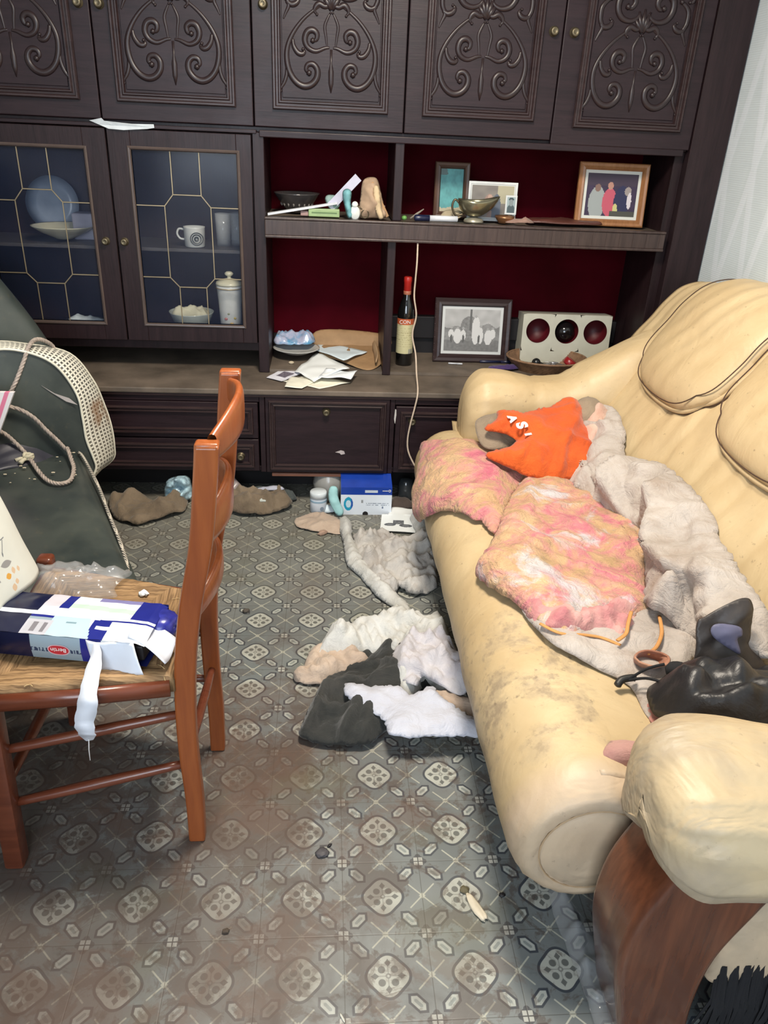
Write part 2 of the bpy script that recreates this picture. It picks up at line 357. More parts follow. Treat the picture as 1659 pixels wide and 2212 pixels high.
def leather():
    m=Mat('cream_leather',rough=.42,spec=.45); v=m.coords(); x,y,z=m.xyz(v)
    n=m.noise(v,3.2,5,.6,.3); n2=m.noise(v,14,5,.65,.2); n3=m.noise(m.coords(loc=(3,4,5)),55,3,.6)
    c=m.mix(n.ramp(.3,.7),(.475,.345,.185),(.585,.455,.27))
    # worn, soiled patches
    soil=(n*.5+n2*.5)
    c=m.mix(soil.ramp(.52,.66)*.35,c,(.42,.32,.19))
    zone=(1-((y+1.16).abs()/.42).clamp())*1.25+.12; front=(((x-.66)/(-.06)).ramp(-.2,.5))*zone*(1-((z-.45)/.03).clamp())
    n6=m.noise(m.coords(loc=(8,1,1)),38,5,.7); c=m.mix((n2*.45+n3*.25+n6*.3+zone*.035).ramp(.56,.63)*.6*front,c,(.19,.14,.095))
    c=m.mix((n2+zone*.04).ramp(.5,.62)*.45*front,c,(.36,.28,.18))
    endf=((y+1.40)/(-.05)).ramp(0,1)*(1-((z-.43)/.02).clamp()); c=m.mix(endf*.6,c,(.56,.42,.32))
    c=m.mix(n3.ramp(.66,.74)*.45,c,(.14,.10,.07))
    arm=((y+1.40)/(-.1)).ramp(0,1)
    c=m.mix((m.noise(m.coords(loc=(2,2,2)),5,4,.6)).ramp(.46,.66)*.75*arm,c,(.25,.215,.18))
    c=m.mix(arm*.35,c,(.46,.37,.25))
    wr=m.noise(m.coords((1.,1.6,1.)),5.5,3,.5,1.4); m.color(c); m.bump(m.noise(v,130,3)*.05+n2*.25+wr*(arm*1.6+.8),.42,.014); m.set('Roughness',n2*.25+.38); return m.m
M_LEATHER=leather()
M_SEAM=plain('dark_brown_seam_thread',(.06,.03,.018),.8)
M_WOODSOFA=wood('reddish_polished_wood',(.060,.018,.009),(.15,.050,.022),.22,'Z',.5,coat=.4)
M_BLACKFRINGE=plain('black_fringe_yarn',(.008,.008,.010),.9)
def vinyl():
    m=Mat('black_green_vinyl',rough=.28,spec=.6); v=m.coords(); n=m.noise(v,4,5,.6); n2=m.noise(v,40,3,.6)
    c=m.mix(n.ramp(.35,.7),(.020,.028,.029),(.062,.072,.062)); c=m.mix(n2.ramp(.6,.75)*.3,c,(.10,.09,.06)); m.color(c)
    m.set('Roughness',n*.4+.16); m.bump(n2,.1,.002); return m.m
M_VINYL=vinyl()
def hound():
    m=Mat('houndstooth_vinyl',rough=.35); u,v_,_=m.xyz(m.coords(kind='UV'))
    fu=(u*62.).frac(); fv=(v_*80.).frac()
    # star-like dark tooth in every cell
    a=(fu-.5).abs(); b=(fv-.5).abs()
    sqr=a.max(b).lt(.28,.04); arms=((a-b).abs().lt(.06,.04))*(a+b).lt(.75,.05)
    worn=m.noise(m.coords(),5,3); keep=v_*1.
    st=(m.noise(m.coords(loc=(3,1,1)),12,5)-.5).ramp(-.02,.1)
    c=m.mix(sqr.max(arms*.8)*.9*(v_.ramp(-.02,.12)),(.76,.74,.64),(.008,.008,.010))
    c=m.mix((v_-.42).abs().lt(.045,.03)*(u.ramp(.02,.05))*m.noise(m.coords(),30,3).ramp(.35,.55)*.7,c,(.22,.10,.04))
    c=m.mix(v_.ramp(.3,.6)*.25,c,(.30,.24,.15))
    m.color(c); m.hs=(m,c); return m.m
M_HOUND=hound()
M_CREAMVINYL=plain('cream_vinyl_binding',(.70,.67,.55),.4)
M_ORANGEW=wood('orange_stained_beech',(.225,.054,.014),(.33,.090,.022),.32,'Z',.6,coat=.15)
M_REDW=wood('red_brown_chair_rail',(.10,.024,.011),(.17,.045,.020),.3,'X',.6,coat=.2)
def rush():
    m=Mat('woven_rush',rough=.75); v=m.coords(); x,y,z=m.xyz(v)
    dx=(x+.325).abs()/.21; dy=(y+1.04).abs()/.24
    sel=(dx-dy).ramp(-.01,.01)
    f1=m.noise(m.coords((9,150,9)),1,3,.7,.4); f2=m.noise(m.coords((150,9,9)),1,3,.7,.4)
    f=f1*(1-sel)+f2*sel
    n=m.noise(v,8,3)
    c=m.mix(f.ramp(.38,.62),(.13,.070,.028),(.40,.245,.115)); c=m.mix(n.ramp(.5,.7)*.4,c,(.22,.13,.055)); m.color(c); m.bump(f,.7,.004); return m.m
M_RUSH=rush()
def fabric(name,c1,c2,scale=4,stain=None,amt=.4,rough=.85,weave=.25,s2=7):
    m=Mat(name,rough=rough,sheen=.2); v=m.coords(); n=m.noise(v,scale,5,.6,.4)
    c=m.mix(n.ramp(.35,.65),c1,c2)
    if stain: c=m.mix(m.noise(m.coords(loc=(4,2,7)),s2,5,.65,.3).ramp(.52,.68)*amt,c,stain)
    m.color(c); m.bump(m.noise(v,220,2)*.15+m.noise(v,16,5,.6,1.6)*1.6,weave*1.5,.014); return m.m
# ---------------- the room ----------------
XR,XL,YB,YF,ZC=1.57,-2.3,1.02,-4.1,2.6
def slab(name,mat,*b):
    bm=bmesh.new(); box(bm,*b); return mesh_obj(name,bm,mat,kind='structure')
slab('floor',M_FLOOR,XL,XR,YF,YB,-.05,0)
slab('ceiling',M_CEIL,XL,XR,YF,YB,ZC,ZC+.1)
slab('wall_right',M_WALLPAPER,XR,XR+.1,YF,YB,0,ZC)
slab('wall_back',M_PLASTER,XL-.1,XR+.1,YB,YB+.1,0,ZC)
slab('wall_left',M_PLASTER,XL-.1,XL,YF,YB,0,ZC)
bm=bmesh.new()   # wall behind the camera, with the window opening
for b in ((XL,-1.3,0,ZC),(.6,XR,0,ZC),(-1.3,.6,0,.85),(-1.3,.6,2.4,ZC)): box(bm,b[0],b[1],YF-.1,YF,b[2],b[3])
mesh_obj('wall_front',bm,M_PLASTER,kind='structure')
win=bmesh.new()
for b in ((-1.3,-1.24,.85,2.4),(.54,.6,.85,2.4),(-1.3,.6,.85,.91),(-1.3,.6,2.34,2.4),(-.38,-.32,.9,2.35)): box(win,b[0],b[1],YF-.07,YF-.02,b[2],b[3])
wo=mesh_obj('window_1',win,plain('white_window_paint',(.7,.7,.68),.5),kind='structure')
# ceiling lamp (outside the picture): a glass bowl on a rose
lt=thing('ceiling_lamp','round white ceiling lamp above the middle of the room, out of the picture','lamp',(.25,-.80,2.6))
bm=bmesh.new(); lathe(bm,[(0,-.06),(.12,-.05),(.19,-.01),(.2,0)],c=(.25,-.80,2.6),n=32); m=Mat('lit_opal_glass',(.9,.88,.8),.4); m.set('Emission Color',(1,.9,.75,1)); m.set('Emission Strength',1.5)
mesh_obj('lamp_shade',bm,m.m,lt,True)

# ---------------- upper display cabinet ----------------
YU=.615      # front plane of the upper cabinet
YBK=.965     # red backing
cab=thing('display_cabinet','tall dark brown wall cabinet with carved upper doors, glazed doors and red-backed open shelves','cabinet',(0,YU,.48))

def wedge_frame(bm,x0,x1,z0,z1,w,y,depth,prof=None):
    """mitred moulding round a rectangle; prof: list of (inset 0..1, outward 0..1)"""
    prof=prof or [(0,0),(0,.7),(.12,1),(.3,1),(.42,.55),(.62,.55),(.75,.8),(.88,.8),(1,.15),(1,0)]
    rings=[]
    for a,b in prof:
        i=a*w; yy=y-b*depth
        rings.append([bm.verts.new(p) for p in ((x0+i,yy,z0+i),(x1-i,yy,z0+i),(x1-i,yy,z1-i),(x0+i,yy,z1-i))])
    for A,B in zip(rings,rings[1:]):
        for k in range(4): bm.faces.new((A[k],A[(k+1)%4],B[(k+1)%4],B[k]))
# carcass: sides, top, divisions
bm=bmesh.new()
ZT=2.14
for b in ((-1.70,-1.66,YU+.02,YBK+.03,.48,ZT),(-.145,-.105,YU+.004,YBK+.03,.485,1.345),(1.43,1.565,YU-.012,YBK+.03,.485,ZT),(1.395,1.431,YU+.03,YBK+.03,.485,1.345),
          (-1.70,1.43,YU+.02,YBK+.03,1.345,1.363),(-1.70,1.43,YU+.02,YBK+.03,ZT-.03,ZT),
          (-1.70,-.145,YU+.03,YBK+.03,.565,.60),(-1.66,-.145,YBK,YBK+.03,.60,1.345),(-1.70,1.43,YBK,YBK+.03,1.363,ZT)):
    box(bm,*b,bev=.002,seg=1)
mesh_obj('carcass',bm,M_DARKZ,cab)
bm=bmesh.new(); box(bm,.359,.392,YU+.004,YBK,1.072,1.345,.003); box(bm,.346,.378,YU+.004,YBK,.485,1.0,.003)
mesh_obj('divider',bm,M_DARKZ,cab)
bm=bmesh.new()
for b in ((-.105,.359,YBK-.012,YBK,1.05,1.345),(.392,1.395,YBK-.012,YBK,1.05,1.345),(-.105,.346,YBK-.012,YBK,.56,1.03),(.378,1.395,YBK-.012,YBK,.66,1.03)): box(bm,*b)
mesh_obj('backing_panel',bm,M_RED,cab,label='deep red velour backing')
bm=bmesh.new(); box(bm,-.105,1.395,YBK-.03,YBK,.486,.565); box(bm,.378,1.395,YBK-.05,YBK,.565,.66,.004)
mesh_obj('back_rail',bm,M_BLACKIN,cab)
bm=bmesh.new()   # fluted shelf front and shelf board
box(bm,-.105,1.395,YU+.006,YBK-.012,1.0,1.066)
mesh_obj('shelf',bm,M_SHELFTOP,cab,label='dusty open shelf')
bm=bmesh.new()
box(bm,-.108,1.398,YU-.022,YU+.006,1.008,1.064,.004); box(bm,-.108,1.398,YU-.026,YU+.004,1.0,1.010,.003); box(bm,-.108,1.398,YU-.026,YU+.006,1.063,1.072,.003)
x=-.08
while x<1.38:
    box(bm,x,x+.0025,YU-.0235,YU-.02,1.012,1.062); x+=.052
mesh_obj('shelf_edge',bm,M_SHELFFRONT,cab)
bm=bmesh.new(); box(bm,-.12,1.41,YU-.004,YU+.02,1.330,1.352,.003); box(bm,-1.70,-.13,YU-.002,YU+.02,1.340,1.352,.002)
mesh_obj('cornice_strip',bm,M_DARKX,cab)
bm=bmesh.new(); box(bm,-.105,.346,YU+.012,YBK-.012,.485,.497); box(bm,.378,1.395,YU+.012,YBK-.012,.485,.497)
mesh_obj('niche_floor',bm,M_SHELFTOP,cab)
bm=bmesh.new(); box(bm,-1.66,-.145,YU+.07,YBK,.925,.938,.002); 
mesh_obj('inner_shelf',bm,plain('dim_inner_shelf',(.06,.055,.055),.4),cab)
def knob(parent,x,y,z,r=.0115):
    bm=bmesh.new(); M=RT((x,y,z),rx=PI/2)
    lathe(bm,[(0,0),(r*1.25,0),(r*1.25,.002),(r*.5,.004),(r*.42,.010),(r*.9,.013),(r*1.1,.017),(r*.95,.021),(r*.55,.0235),(r*.5,.0225),(0,.025)],n=20,M=M)
    return mesh_obj('knob',bm,M_BRASS,parent,True,label='tarnished brass knob')
# ornament in metres, x from the panel axis, z above the door bottom; right half, then mirrored
S1=.000658
def cz(px,py): return ((px-512)*S1, (1450-py)*S1*.985-.543)   # from sketch units to metres
def spiral(cx,cz_,r0,r1,a0,a1,n=18):
    return [(cx+(r0+(r1-r0)*k/(n-1))*math.cos(math.radians(a0+(a1-a0)*k/(n-1))),cz_+(r0+(r1-r0)*k/(n-1))*math.sin(math.radians(a0+(a1-a0)*k/(n-1)))) for k in range(n)]
def ornament(bm,cx,z0):
    strokes=[]  # (points, r_start, r_end)
    # big heart stroke from the fan outwards, down, and into the bottom curl
    heart=[(.018,.258),(.055,.236),(.095,.205),(.128,.165),(.146,.125),(.148,.088),(.138,.052),(.118,.026),(.092,.014),(.066,.020),(.048,.040),(.046,.064),(.060,.080),(.078,.078),(.084,.064),(.074,.054)]
    strokes.append((heart,.006,.010))
    strokes.append(([(.148,.075),(.150,.045),(.158,.022),(.170,.004),(.168,-.004)],.006,.003))
    # inner curls
    strokes.append(([(.006,.130),(.022,.128),(.052,.118),(.078,.128),(.088,.150),(.080,.172),(.062,.178),(.048,.168),(.050,.152),(.062,.148)],.006,.009))
    strokes.append(([(.006,.250),(.022,.245),(.040,.252),(.052,.244),(.056,.232),(.048,.222)],.008,.005))
    strokes.append(([(.014,.130),(.018,.160),(.022,.190),(.012,.215),(.004,.228)],.004,.004))
    strokes.append(([(.128,.150),(.125,.130),(.112,.112),(.098,.108),(.090,.114),(.094,.122)],.007,.006))
    # upper curl pair and side scrolls
    strokes.append(([(.014,.292),(.026,.276),(.050,.268),(.078,.276),(.094,.300),(.092,.330),(.072,.348),(.048,.342),(.038,.322),(.048,.306),(.062,.308)],.007,.010))
    strokes.append(([(.158,.205),(.150,.222),(.140,.245),(.150,.268),(.150,.300),(.138,.318),(.120,.330)],.004,.008))
    strokes.append(([(.148,.255),(.132,.246),(.116,.250),(.108,.262),(.116,.270)],.008,.005))
    strokes.append(([(.120,.330),(.118,.350),(.138,.362),(.158,.352),(.160,.334),(.148,.330)],.008,.006))
    strokes.append(([(.060,.345),(.095,.372),(.130,.40),(.150,.43),(.150,.47),(.13,.50),(.10,.51)],.008,.008))
    strokes.append(([(.012,.36),(.05,.40),(.095,.46),(.10,.50),(.07,.53),(.04,.51)],.008,.008))
    for pts,ra,rb in strokes:
        for s in (1,-1):
            P=catmull([(cx+s*a,YU-.003,z0+b) for a,b in pts],5); L=len(P)
            rr=[max(.0030,1.22*(ra+(rb-ra)*(k/(L-1)))*(.5+.7*math.sin(PI*min(1,(k+1.5)/(L+1))))) for k in range(L)]
            tube(bm,P,rr,7,flat=(Vector((0,1,0)),.75))
            e=P[-1]; bmesh.ops.create_icosphere(bm,subdivisions=1,radius=rb*1.05,matrix=Matrix.Translation((e.x,YU-.006,e.z)))
    # fan, pendant leaf
    for a,l in ((-38,.052),(-19,.062),(0,.066),(19,.062),(38,.052)):
        d=Vector((math.sin(math.radians(a)),0,math.cos(math.radians(a))))
        o=Vector((cx,YU-.003,z0+.238)); tube(bm,[o,o+d*l*.5,o+d*l],[.009,.010,.004],7,flat=(Vector((0,1,0)),.8))
    o=Vector((cx,YU-.003,z0+.125)); tube(bm,[o,o-Vector((0,0,.04)),o-Vector((0,0,.065)),o-Vector((0,0,.10)),o-Vector((0,0,.128))],[.005,.004,.010,.009,.002],8,flat=(Vector((0,1,0)),.8))
    o=Vector((cx,YU-.003,z0+.36)); tube(bm,[o,o+Vector((0,0,.05)),o+Vector((0,0,.12))],[.012,.006,.004],8,flat=(Vector((0,1,0)),.8))
seams=[-1.68,-1.172,-.651,-.136,.384,.911,1.430]
cent=[-1.42,-.912,-.393,.128,.643,1.180]
names=['leftmost','second from left','third from left','fourth from left','fifth','rightmost']
kx={1:(-.685,1.695),2:(-.619,1.695),3:(-.096,1.72),4:(.876,1.692),5:(.947,1.692),0:(-1.64,1.7)}
orn_mesh=None
for i in range(0,6):
    x0,x1=seams[i]+.002,seams[i+1]-.002; c=cent[i]
    dz=-.012 if i==5 else 0.
    bm=bmesh.new(); box(bm,x0,x1,YU-.004,YU+.018,1.363+dz,ZT-.005,.003)
    d=mesh_obj('door',bm,M_DARKX,cab)
    bm=bmesh.new(); wedge_frame(bm,c-.198,c+.198,1.418+dz,2.10,.030,YU-.004,.017)
    pf=mesh_obj('panel_moulding',bm,M_MOULD,d)
    bm=bmesh.new(); box(bm,c-.165,c+.165,YU-.007,YU-.003,1.455+dz,2.06,.0015,seg=1); mesh_obj('carved_panel',bm,M_DARKX,d)
    if orn_mesh is None:
        bm=bmesh.new(); ornament(bm,0,1.478); o=mesh_obj('scroll_carving',bm,M_CARVE,d,True); o.location=(c,-.003,dz); orn_mesh=o
    else:
        o=orn_mesh.copy(); COL.objects.link(o); o.parent=d; o.matrix_parent_inverse=Matrix(); o.location=(c,-.003,dz)
        o.matrix_parent_inverse=world_of(d).inverted()
    kk=kx[i]; knob(d,kk[0],YU-.004,kk[1],.013)
# glazed doors
def glazed(x0,x1,z0,z1,gx0,gx1,gz0,gz1,kxx):
    bm=bmesh.new()
    for b in ((x0,gx0,z0,z1),(gx1,x1,z0,z1),(gx0,gx1,z0,gz0),(gx0,gx1,gz1,z1)): box(bm,b[0],b[1],YU-.002,YU+.018,b[2],b[3],.0015,seg=1)
    d=mesh_obj('door',bm,M_DARKZ,cab)
    bm=bmesh.new(); wedge_frame(bm,gx0-.012,gx1+.012,gz0-.012,gz1+.012,.012,YU-.002,.006,[(0,0),(0,.6),(.3,1),(.7,.8),(1,0),(1,-3)])
    mesh_obj('glazing_bead',bm,plain('worn_bead',(.085,.062,.055),.3),d)
    bm=bmesh.new(); box(bm,gx0-.003,gx1+.003,YU+.007,YU+.010,gz0-.003,gz1+.003)
    mesh_obj('glass_pane',bm,M_PANE,d,label='smeared leaded glass')
    c=(gx0+gx1)/2; bm=bmesh.new(); y=YU+.006
    zt,za,zb,zc=1.131,1.092,.842,.808
    segs=[((c-.05,gz1),(c-.05,zt)),((c+.05,gz1),(c+.05,zt)),((c-.05,zt),(c+.05,zt)),((c-.05,zt),(c-.082,za)),((c+.05,zt),(c+.082,za)),((gx0,za),(c-.082,za)),((c+.082,za),(gx1,za)),((c-.082,za),(c-.082,zb)),((c+.082,za),(c+.082,zb)),((gx0,zb),(c-.082,zb)),((c+.082,zb),(gx1,zb)),((c-.082,zb),(c-.05,zc)),((c+.082,zb),(c+.05,zc)),((c-.05,zc),(c+.05,zc)),((c-.05,zc),(c-.05,gz0)),((c+.05,zc),(c+.05,gz0))]
    for (a,b_) in segs: tube(bm,[(a[0],y,a[1]),(b_[0],y,b_[1])],.0021,6)
    mesh_obj('leading',bm,M_LEAD,d,label='thin brass glazing bars')
    knob(d,kxx,YU-.002,.966,.0115)
glazed(-.641,-.149,.603,1.336,-.564,-.202,.672,1.272,-.617)
glazed(-1.146,-.647,.603,1.336,-1.083,-.726,.672,1.266,-.684)
bm=bmesh.new(); box(bm,-1.66,-1.150,YU-.002,YU+.018,.603,1.336,.002); mesh_obj('side_panel',bm,M_DARKZ,cab)

# ---------------- base cabinet ----------------
YBF=.41
base=thing('base_cabinet','long low dark brown cabinet with drawers and a drop-down flap under the dusty worktop','cabinet',(0,YBF,0))
bm=bmesh.new()
for b in ((-1.70,1.565,YBF+.02,YBK+.03,.142,.16),(-1.70,-1.68,YBF+.02,YBK+.03,.14,.463),(-.132,-.112,YBF+.003,YBK+.03,.142,.463),(.368,.386,YBF+.003,YBK+.03,.142,.463),(1.54,1.565,YBF+.003,YBK+.03,.142,.463),(-1.70,1.565,YBK,YBK+.03,.142,.463),(-1.70,-.132,YBF+.004,YBF+.03,.430,.463),(.386,1.54,YBF+.004,YBF+.03,.430,.463),(-.132,.386,YBF+.03,YBK,.45,.463)):
    box(bm,*b,bev=.0015,seg=1)
mesh_obj('carcass',bm,M_DARKX,base)
bm=bmesh.new(); box(bm,-1.70,1.565,YBF-.012,YBK+.03,.463,.484,.004); mesh_obj('worktop',bm,M_SHELFTOP,base,label='dusty scuffed wooden worktop')
bm=bmesh.new(); box(bm,-1.70,1.565,YBF-.006,YBF+.004,.452,.464,.002); mesh_obj('edge_moulding',bm,M_MOULD,base)
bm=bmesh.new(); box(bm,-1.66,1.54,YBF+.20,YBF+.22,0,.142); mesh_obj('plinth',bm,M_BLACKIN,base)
bm=bmesh.new(); box(bm,-.09,.335,YBF-.002,YBF+.03,.126,.139,.002); mesh_obj('bottom_strip',bm,plain('bare_reddish_strip',(.20,.085,.055),.5),base,label='bare reddish wood strip under the flap')
def front(x0,x1,z0,z1,kp,nm='drawer',inset=.018,w=.022):
    bm=bmesh.new(); box(bm,x0,x1,YBF-.002,YBF+.018,z0,z1,.002,seg=1)
    d=mesh_obj(nm,bm,M_DARKX,base)
    bm=bmesh.new(); wedge_frame(bm,x0+inset,x1-inset,z0+inset,z1-inset,w,YBF-.002,.014)
    mesh_obj('moulding',bm,M_MOULD,d)
    knob(d,kp[0],YBF-.002,kp[1],.0125); return d
front(-.83,-.138,.285,.428,(-.209,.352))
front(-.83,-.138,.148,.280,(-.208,.212))
front(-1.54,-.836,.285,.428,(-.92,.352)); front(-1.54,-.836,.148,.280,(-.92,.212))
fl=front(-.110,.366,.143,.455,(.122,.400),'flap_door',.014,.024)
bm=bmesh.new(); v=[bm.verts.new((.178+a*.019,YBF-.0045,.232+b*.009)) for a,b in ((-1,.1),(-.2,.7),(.1,1.),(.8,.6),(1,-.6),(.2,-1.),(-.1,-.3))]; f=bm.faces.new(v); r=bmesh.ops.extrude_face_region(bm,geom=[f]); [setattr(q,'co',q.co+Vector((0,.003,0))) for q in r['geom'] if isinstance(q,bmesh.types.BMVert)]
mesh_obj('chipped_patch',bm,plain('bare_chip',(.45,.40,.40),.7),fl,label='pale chip in the dark veneer')
front(.390,.93,.148,.424,(.454,.368),'door'); front(.936,1.535,.148,.424,(1.0,.368),'door')
bm=bmesh.new(); v=[bm.verts.new((.3875+a*.004,YBF-.003,.385+b*.03)) for a,b in ((-1,-.3),(-.4,1),(.8,.9),(1,.2),(.2,-1),(-.4,-.8))]; bm.faces.new(v); solid(mesh_obj('wood_splinter',bm,plain('bare_splinter',(.5,.48,.46),.7),base,label='torn pale edge strip beside the right door'),.002)
# ---------------- sofa ----------------
sofa=thing('sofa','cream leather sofa with rolled seat front, soiled and heaped with clothes','sofa',(1.0,-.7,0))
SY0,SY1=-1.47,.20
def lump(x,y,z,s=6,a=.004): return noise.noise(Vector((x*s,y*s,z*s)))*a
# front roll with gathered end
bm=bmesh.new(); NC=48
ys=[];
prof_end=[(-1.492,.02),(-1.496,.055),(-1.494,.088),(-1.486,.094),(-1.494,.100),(-1.487,.120),(-1.468,.134),(-1.435,.141),(-1.39,.144)]
ring_def=[(y,r) for y,r in prof_end]+[(-1.39+k*(1.55)/60,.144+.0015*math.sin(k*.9)) for k in range(1,61)]+[(.185,.139),(.205,.125),(.217,.10),(.221,.06),(.222,.02)]
prev=None
for y,r in ring_def:
    ring=[]
    for k in range(NC):
        a=2*PI*k/NC; rr=r*(1+(.012*math.sin(a*22) if -1.489>y>-1.4955 or (-1.49<y<-1.43) else 0)*(1 if r>.09 else 0))
        x=.583+rr*math.cos(a); z=.28+rr*math.sin(a)*(.98)
        d=lump(x,y,z,5,.006)+lump(x,y,z,17,.0015)
        ring.append(bm.verts.new((x+d*math.cos(a),y+lump(x,z,y,9,.003),z+d*math.sin(a))))
    if prev:
        for k in range(NC): bm.faces.new((prev[k],prev[(k+1)%NC],ring[(k+1)%NC],ring[k]))
    else: bm.faces.new(ring)
    prev=ring
bm.faces.new(prev[::-1])
mesh_obj('front_roll',bm,M_LEATHER,sofa,True)
bm=bmesh.new(); tube(bm,[(.583+.094*math.cos(a),-1.4905,.28+.094*math.sin(a)) for a in [2*PI*k/40 for k in range(40)]],.0016,6,closed=True)
mesh_obj('end_seam',bm,plain('tan_seam',(.42,.30,.18),.7),sofa)
# seat and back, one upholstered sweep with vertical channels in the back
bm=bmesh.new(); s0,s1=.31,PS[-1]; NS,NY=110,150
def seatback(u,v):
    s=s0+(s1-s0)*u; y=-1.45+(1.73)*v
    bend=max(0,(s-.72))/.6
    ch=0.
    if s>.70:
        q=((y+1.45)/.17)%1.0; ch=-.006*math.exp(-((min(q,1-q))/.10)**2)*min(1,(s-.70)/.08)
    puff=.010*math.sin(PI*min(1,max(0,(y+1.45)/1.73)))
    h=ch+puff+lump(s,y,0,4,.012)+lump(s*1.,y*.7,3,13,.003)
    # gathers running up the back
    if s>.9: h+=.003*math.sin(y*55+4*noise.noise(Vector((y*6,s*3,1))))*min(1,(s-.9)/.1)
    k=min(1,(s-s0)/.11)*min(1,(y+1.45)/.05+.0); h=h*k-.006*(1-k)
    return sofa_map(s,y,h)
G=grid_surface(bm,seatback,NS,NY)
# close off down to the frame behind and underneath
back=[[bm.verts.new((G[-1][j].co.x+.01,G[-1][j].co.y,z)) for j in range(NY)] for z in (.7,.4,.15)]
rows=[G[-1]]+back+[[bm.verts.new((.64,G[0][j].co.y,.15)) for j in range(NY)],G[0]]
for A,B in zip(rows,rows[1:]):
    for j in range(NY-1): bm.faces.new((A[j],A[j+1],B[j+1],B[j]))
for j in (0,NY-1):
    loop=[G[i][j] for i in range(NS)]+[r[j] for r in rows[1:-1]]
    try: bm.faces.new(loop)
    except Exception: pass
mesh_obj('seat_and_back',bm,M_LEATHER,sofa,True)
# head pillows hanging over the back
def head_pillow(y0,y1,sA,sB,sag):
    bm=bmesh.new(); N1,N2=46,52
    def edge(u,v):
        # rounded rectangle; u across y, v along s
        a=u*2-1; b=v*2-1
        k=.30
        return a,b
    def top(u,v,side):
        a,b=u*2-1,v*2-1
        # squircle mapping keeps corners round
        aa=a*math.sqrt(max(0,1-.5*b**6*.75)); bb=b*math.sqrt(max(0,1-.5*a**6*.75))
        y=(y0+y1)/2+aa*(y1-y0)/2+sag*(1-v)
        s=(sA+sB)/2+bb*(sB-sA)/2 + .02*math.sin(u*PI)*(-1 if v<.5 else 0)*(1-v)
        ed=(1-abs(a)**2.6)*(1-abs(b)**3.5)
        h=.012+(.062*max(0,ed)**.45)*side
        wr=.003*noise.noise(Vector((y*16+s*4,s*5,2)))+.0022*math.sin((y*1.0+s*.35)*70+3*noise.noise(Vector((y*4,s*4,5))))*ed
        return sofa_map(s,y,h+(wr if side>0 else 0))
    A=grid_surface(bm,lambda u,v: top(u,v,1),N1,N2)
    B=grid_surface(bm,lambda u,v: top(u,v,-.10),N1,N2)
    bmesh.ops.remove_doubles(bm,verts=bm.verts,dist=.0006)
    p=mesh_obj('head_pillow',bm,M_LEATHER,sofa,True)
    # piping round the edge and its dark seams
    per=[]
    M=40
    for k in range(M): per.append((k/M,0))
    for k in range(M): per.append((1,k/M))
    for k in range(M): per.append((1-k/M,1))
    for k in range(M): per.append((0,1-k/M))
    def off(u,v,h):
        a,b=u*2-1,v*2-1
        aa=a*math.sqrt(max(0,1-.5*b**6*.75)); bb=b*math.sqrt(max(0,1-.5*a**6*.75))
        y=(y0+y1)/2+aa*(y1-y0)/2+sag*(1-v); s=(sA+sB)/2+bb*(sB-sA)/2 + .02*math.sin(u*PI)*(-1 if v<.5 else 0)*(1-v)
        return y,s,h
    bm=bmesh.new(); P=[]
    for u,v in per:
        y,s,h=off(u,v,.014); P.append(sofa_map(s,y,h))
    tube(bm,P,.0075,8,closed=True); mesh_obj('piping',bm,M_LEATHER,p,True)
    for sc,hh in ((.958,.046),(1.035,.010)):
        bm=bmesh.new(); P=[]
        yc,scn=(y0+y1)/2,(sA+sB)/2
        for u,v in per:
            y,s,h=off(u,v,hh); yy=yc+sag*(1-v)
            P.append(sofa_map(scn+(s-scn)*(1-(1-sc)*.62),yy+(y-yy)*sc,hh))
        tube(bm,P,.0018,5,closed=True); mesh_obj('seam_line',bm,M_SEAM,p,label='dark open seam beside the piping')
head_pillow(-.46,.07,1.035,1.50,0.)
head_pillow(-1.02,-.48,1.035,1.50,0.)
# arms: fat bolsters running back from the front
def arm(yc,hw,x0,x1,zt,zb,nm,flip,lift=0.,inner=0.):
    bm=bmesh.new(); NA,NB=60,44
    def f(u,v):
        # u from front cap to the back, v around the section
        if u<.22:
            t=u/.22; k=math.sin(t*PI/2)**.55; x=x0+.085*(1-math.cos(t*PI/2))
        else:
            k=1; x=x0+.085+(x1-x0-.085)*(u-.22)/.78
        k=max(k,.001)
        a=2*PI*v
        cz=(zt+zb)/2; hz=(zt-zb)/2
        rise=max(0,(x-.95))*.55
        dip=-.018*math.exp(-((x-.88)/.12)**2)
        ca,sa=math.cos(a),math.sin(a)
        yy=yc+hw*k*math.copysign(abs(ca)**.72,ca)
        zz=cz+hz*k*math.copysign(abs(sa)**.72,sa)+(rise+dip)*(1 if sa>0 else .0)
        if sa<0: zz+=lift*max(0,1-(x-x0)/.22)*(-sa) - inner*max(0,ca)*(-sa)*1.2
        # gathers at the front end
        g=.004*math.sin(a*15+2)*math.exp(-((u-.22)/.10)**2)
        d=lump(x,yy,zz,6,.009)+lump(x,yy,zz,15,.004)+g+.0035*math.sin(a*22+6*noise.noise(Vector((x*9,a,1))))*math.exp(-((u-.12)/.12)**2)*k
        for sx in (.835,.985):
            d-=.006*math.exp(-((x-sx)/.008)**2)
        return (x-g*1.5,yy+d*ca,zz+d*sa)
    grid_surface(bm,f,NA,NB,closev=True)
    bmesh.ops.remove_doubles(bm,verts=bm.verts,dist=.0008)
    return mesh_obj('arm',bm,M_LEATHER,sofa,True,label=nm)
arm(.165,.125,.592,1.36,.640,.24,'far arm by the cabinet',1)
a2=arm(-1.59,.130,.585,1.36,.600,.385,'near arm, heavily soiled',-1,.035,.07)
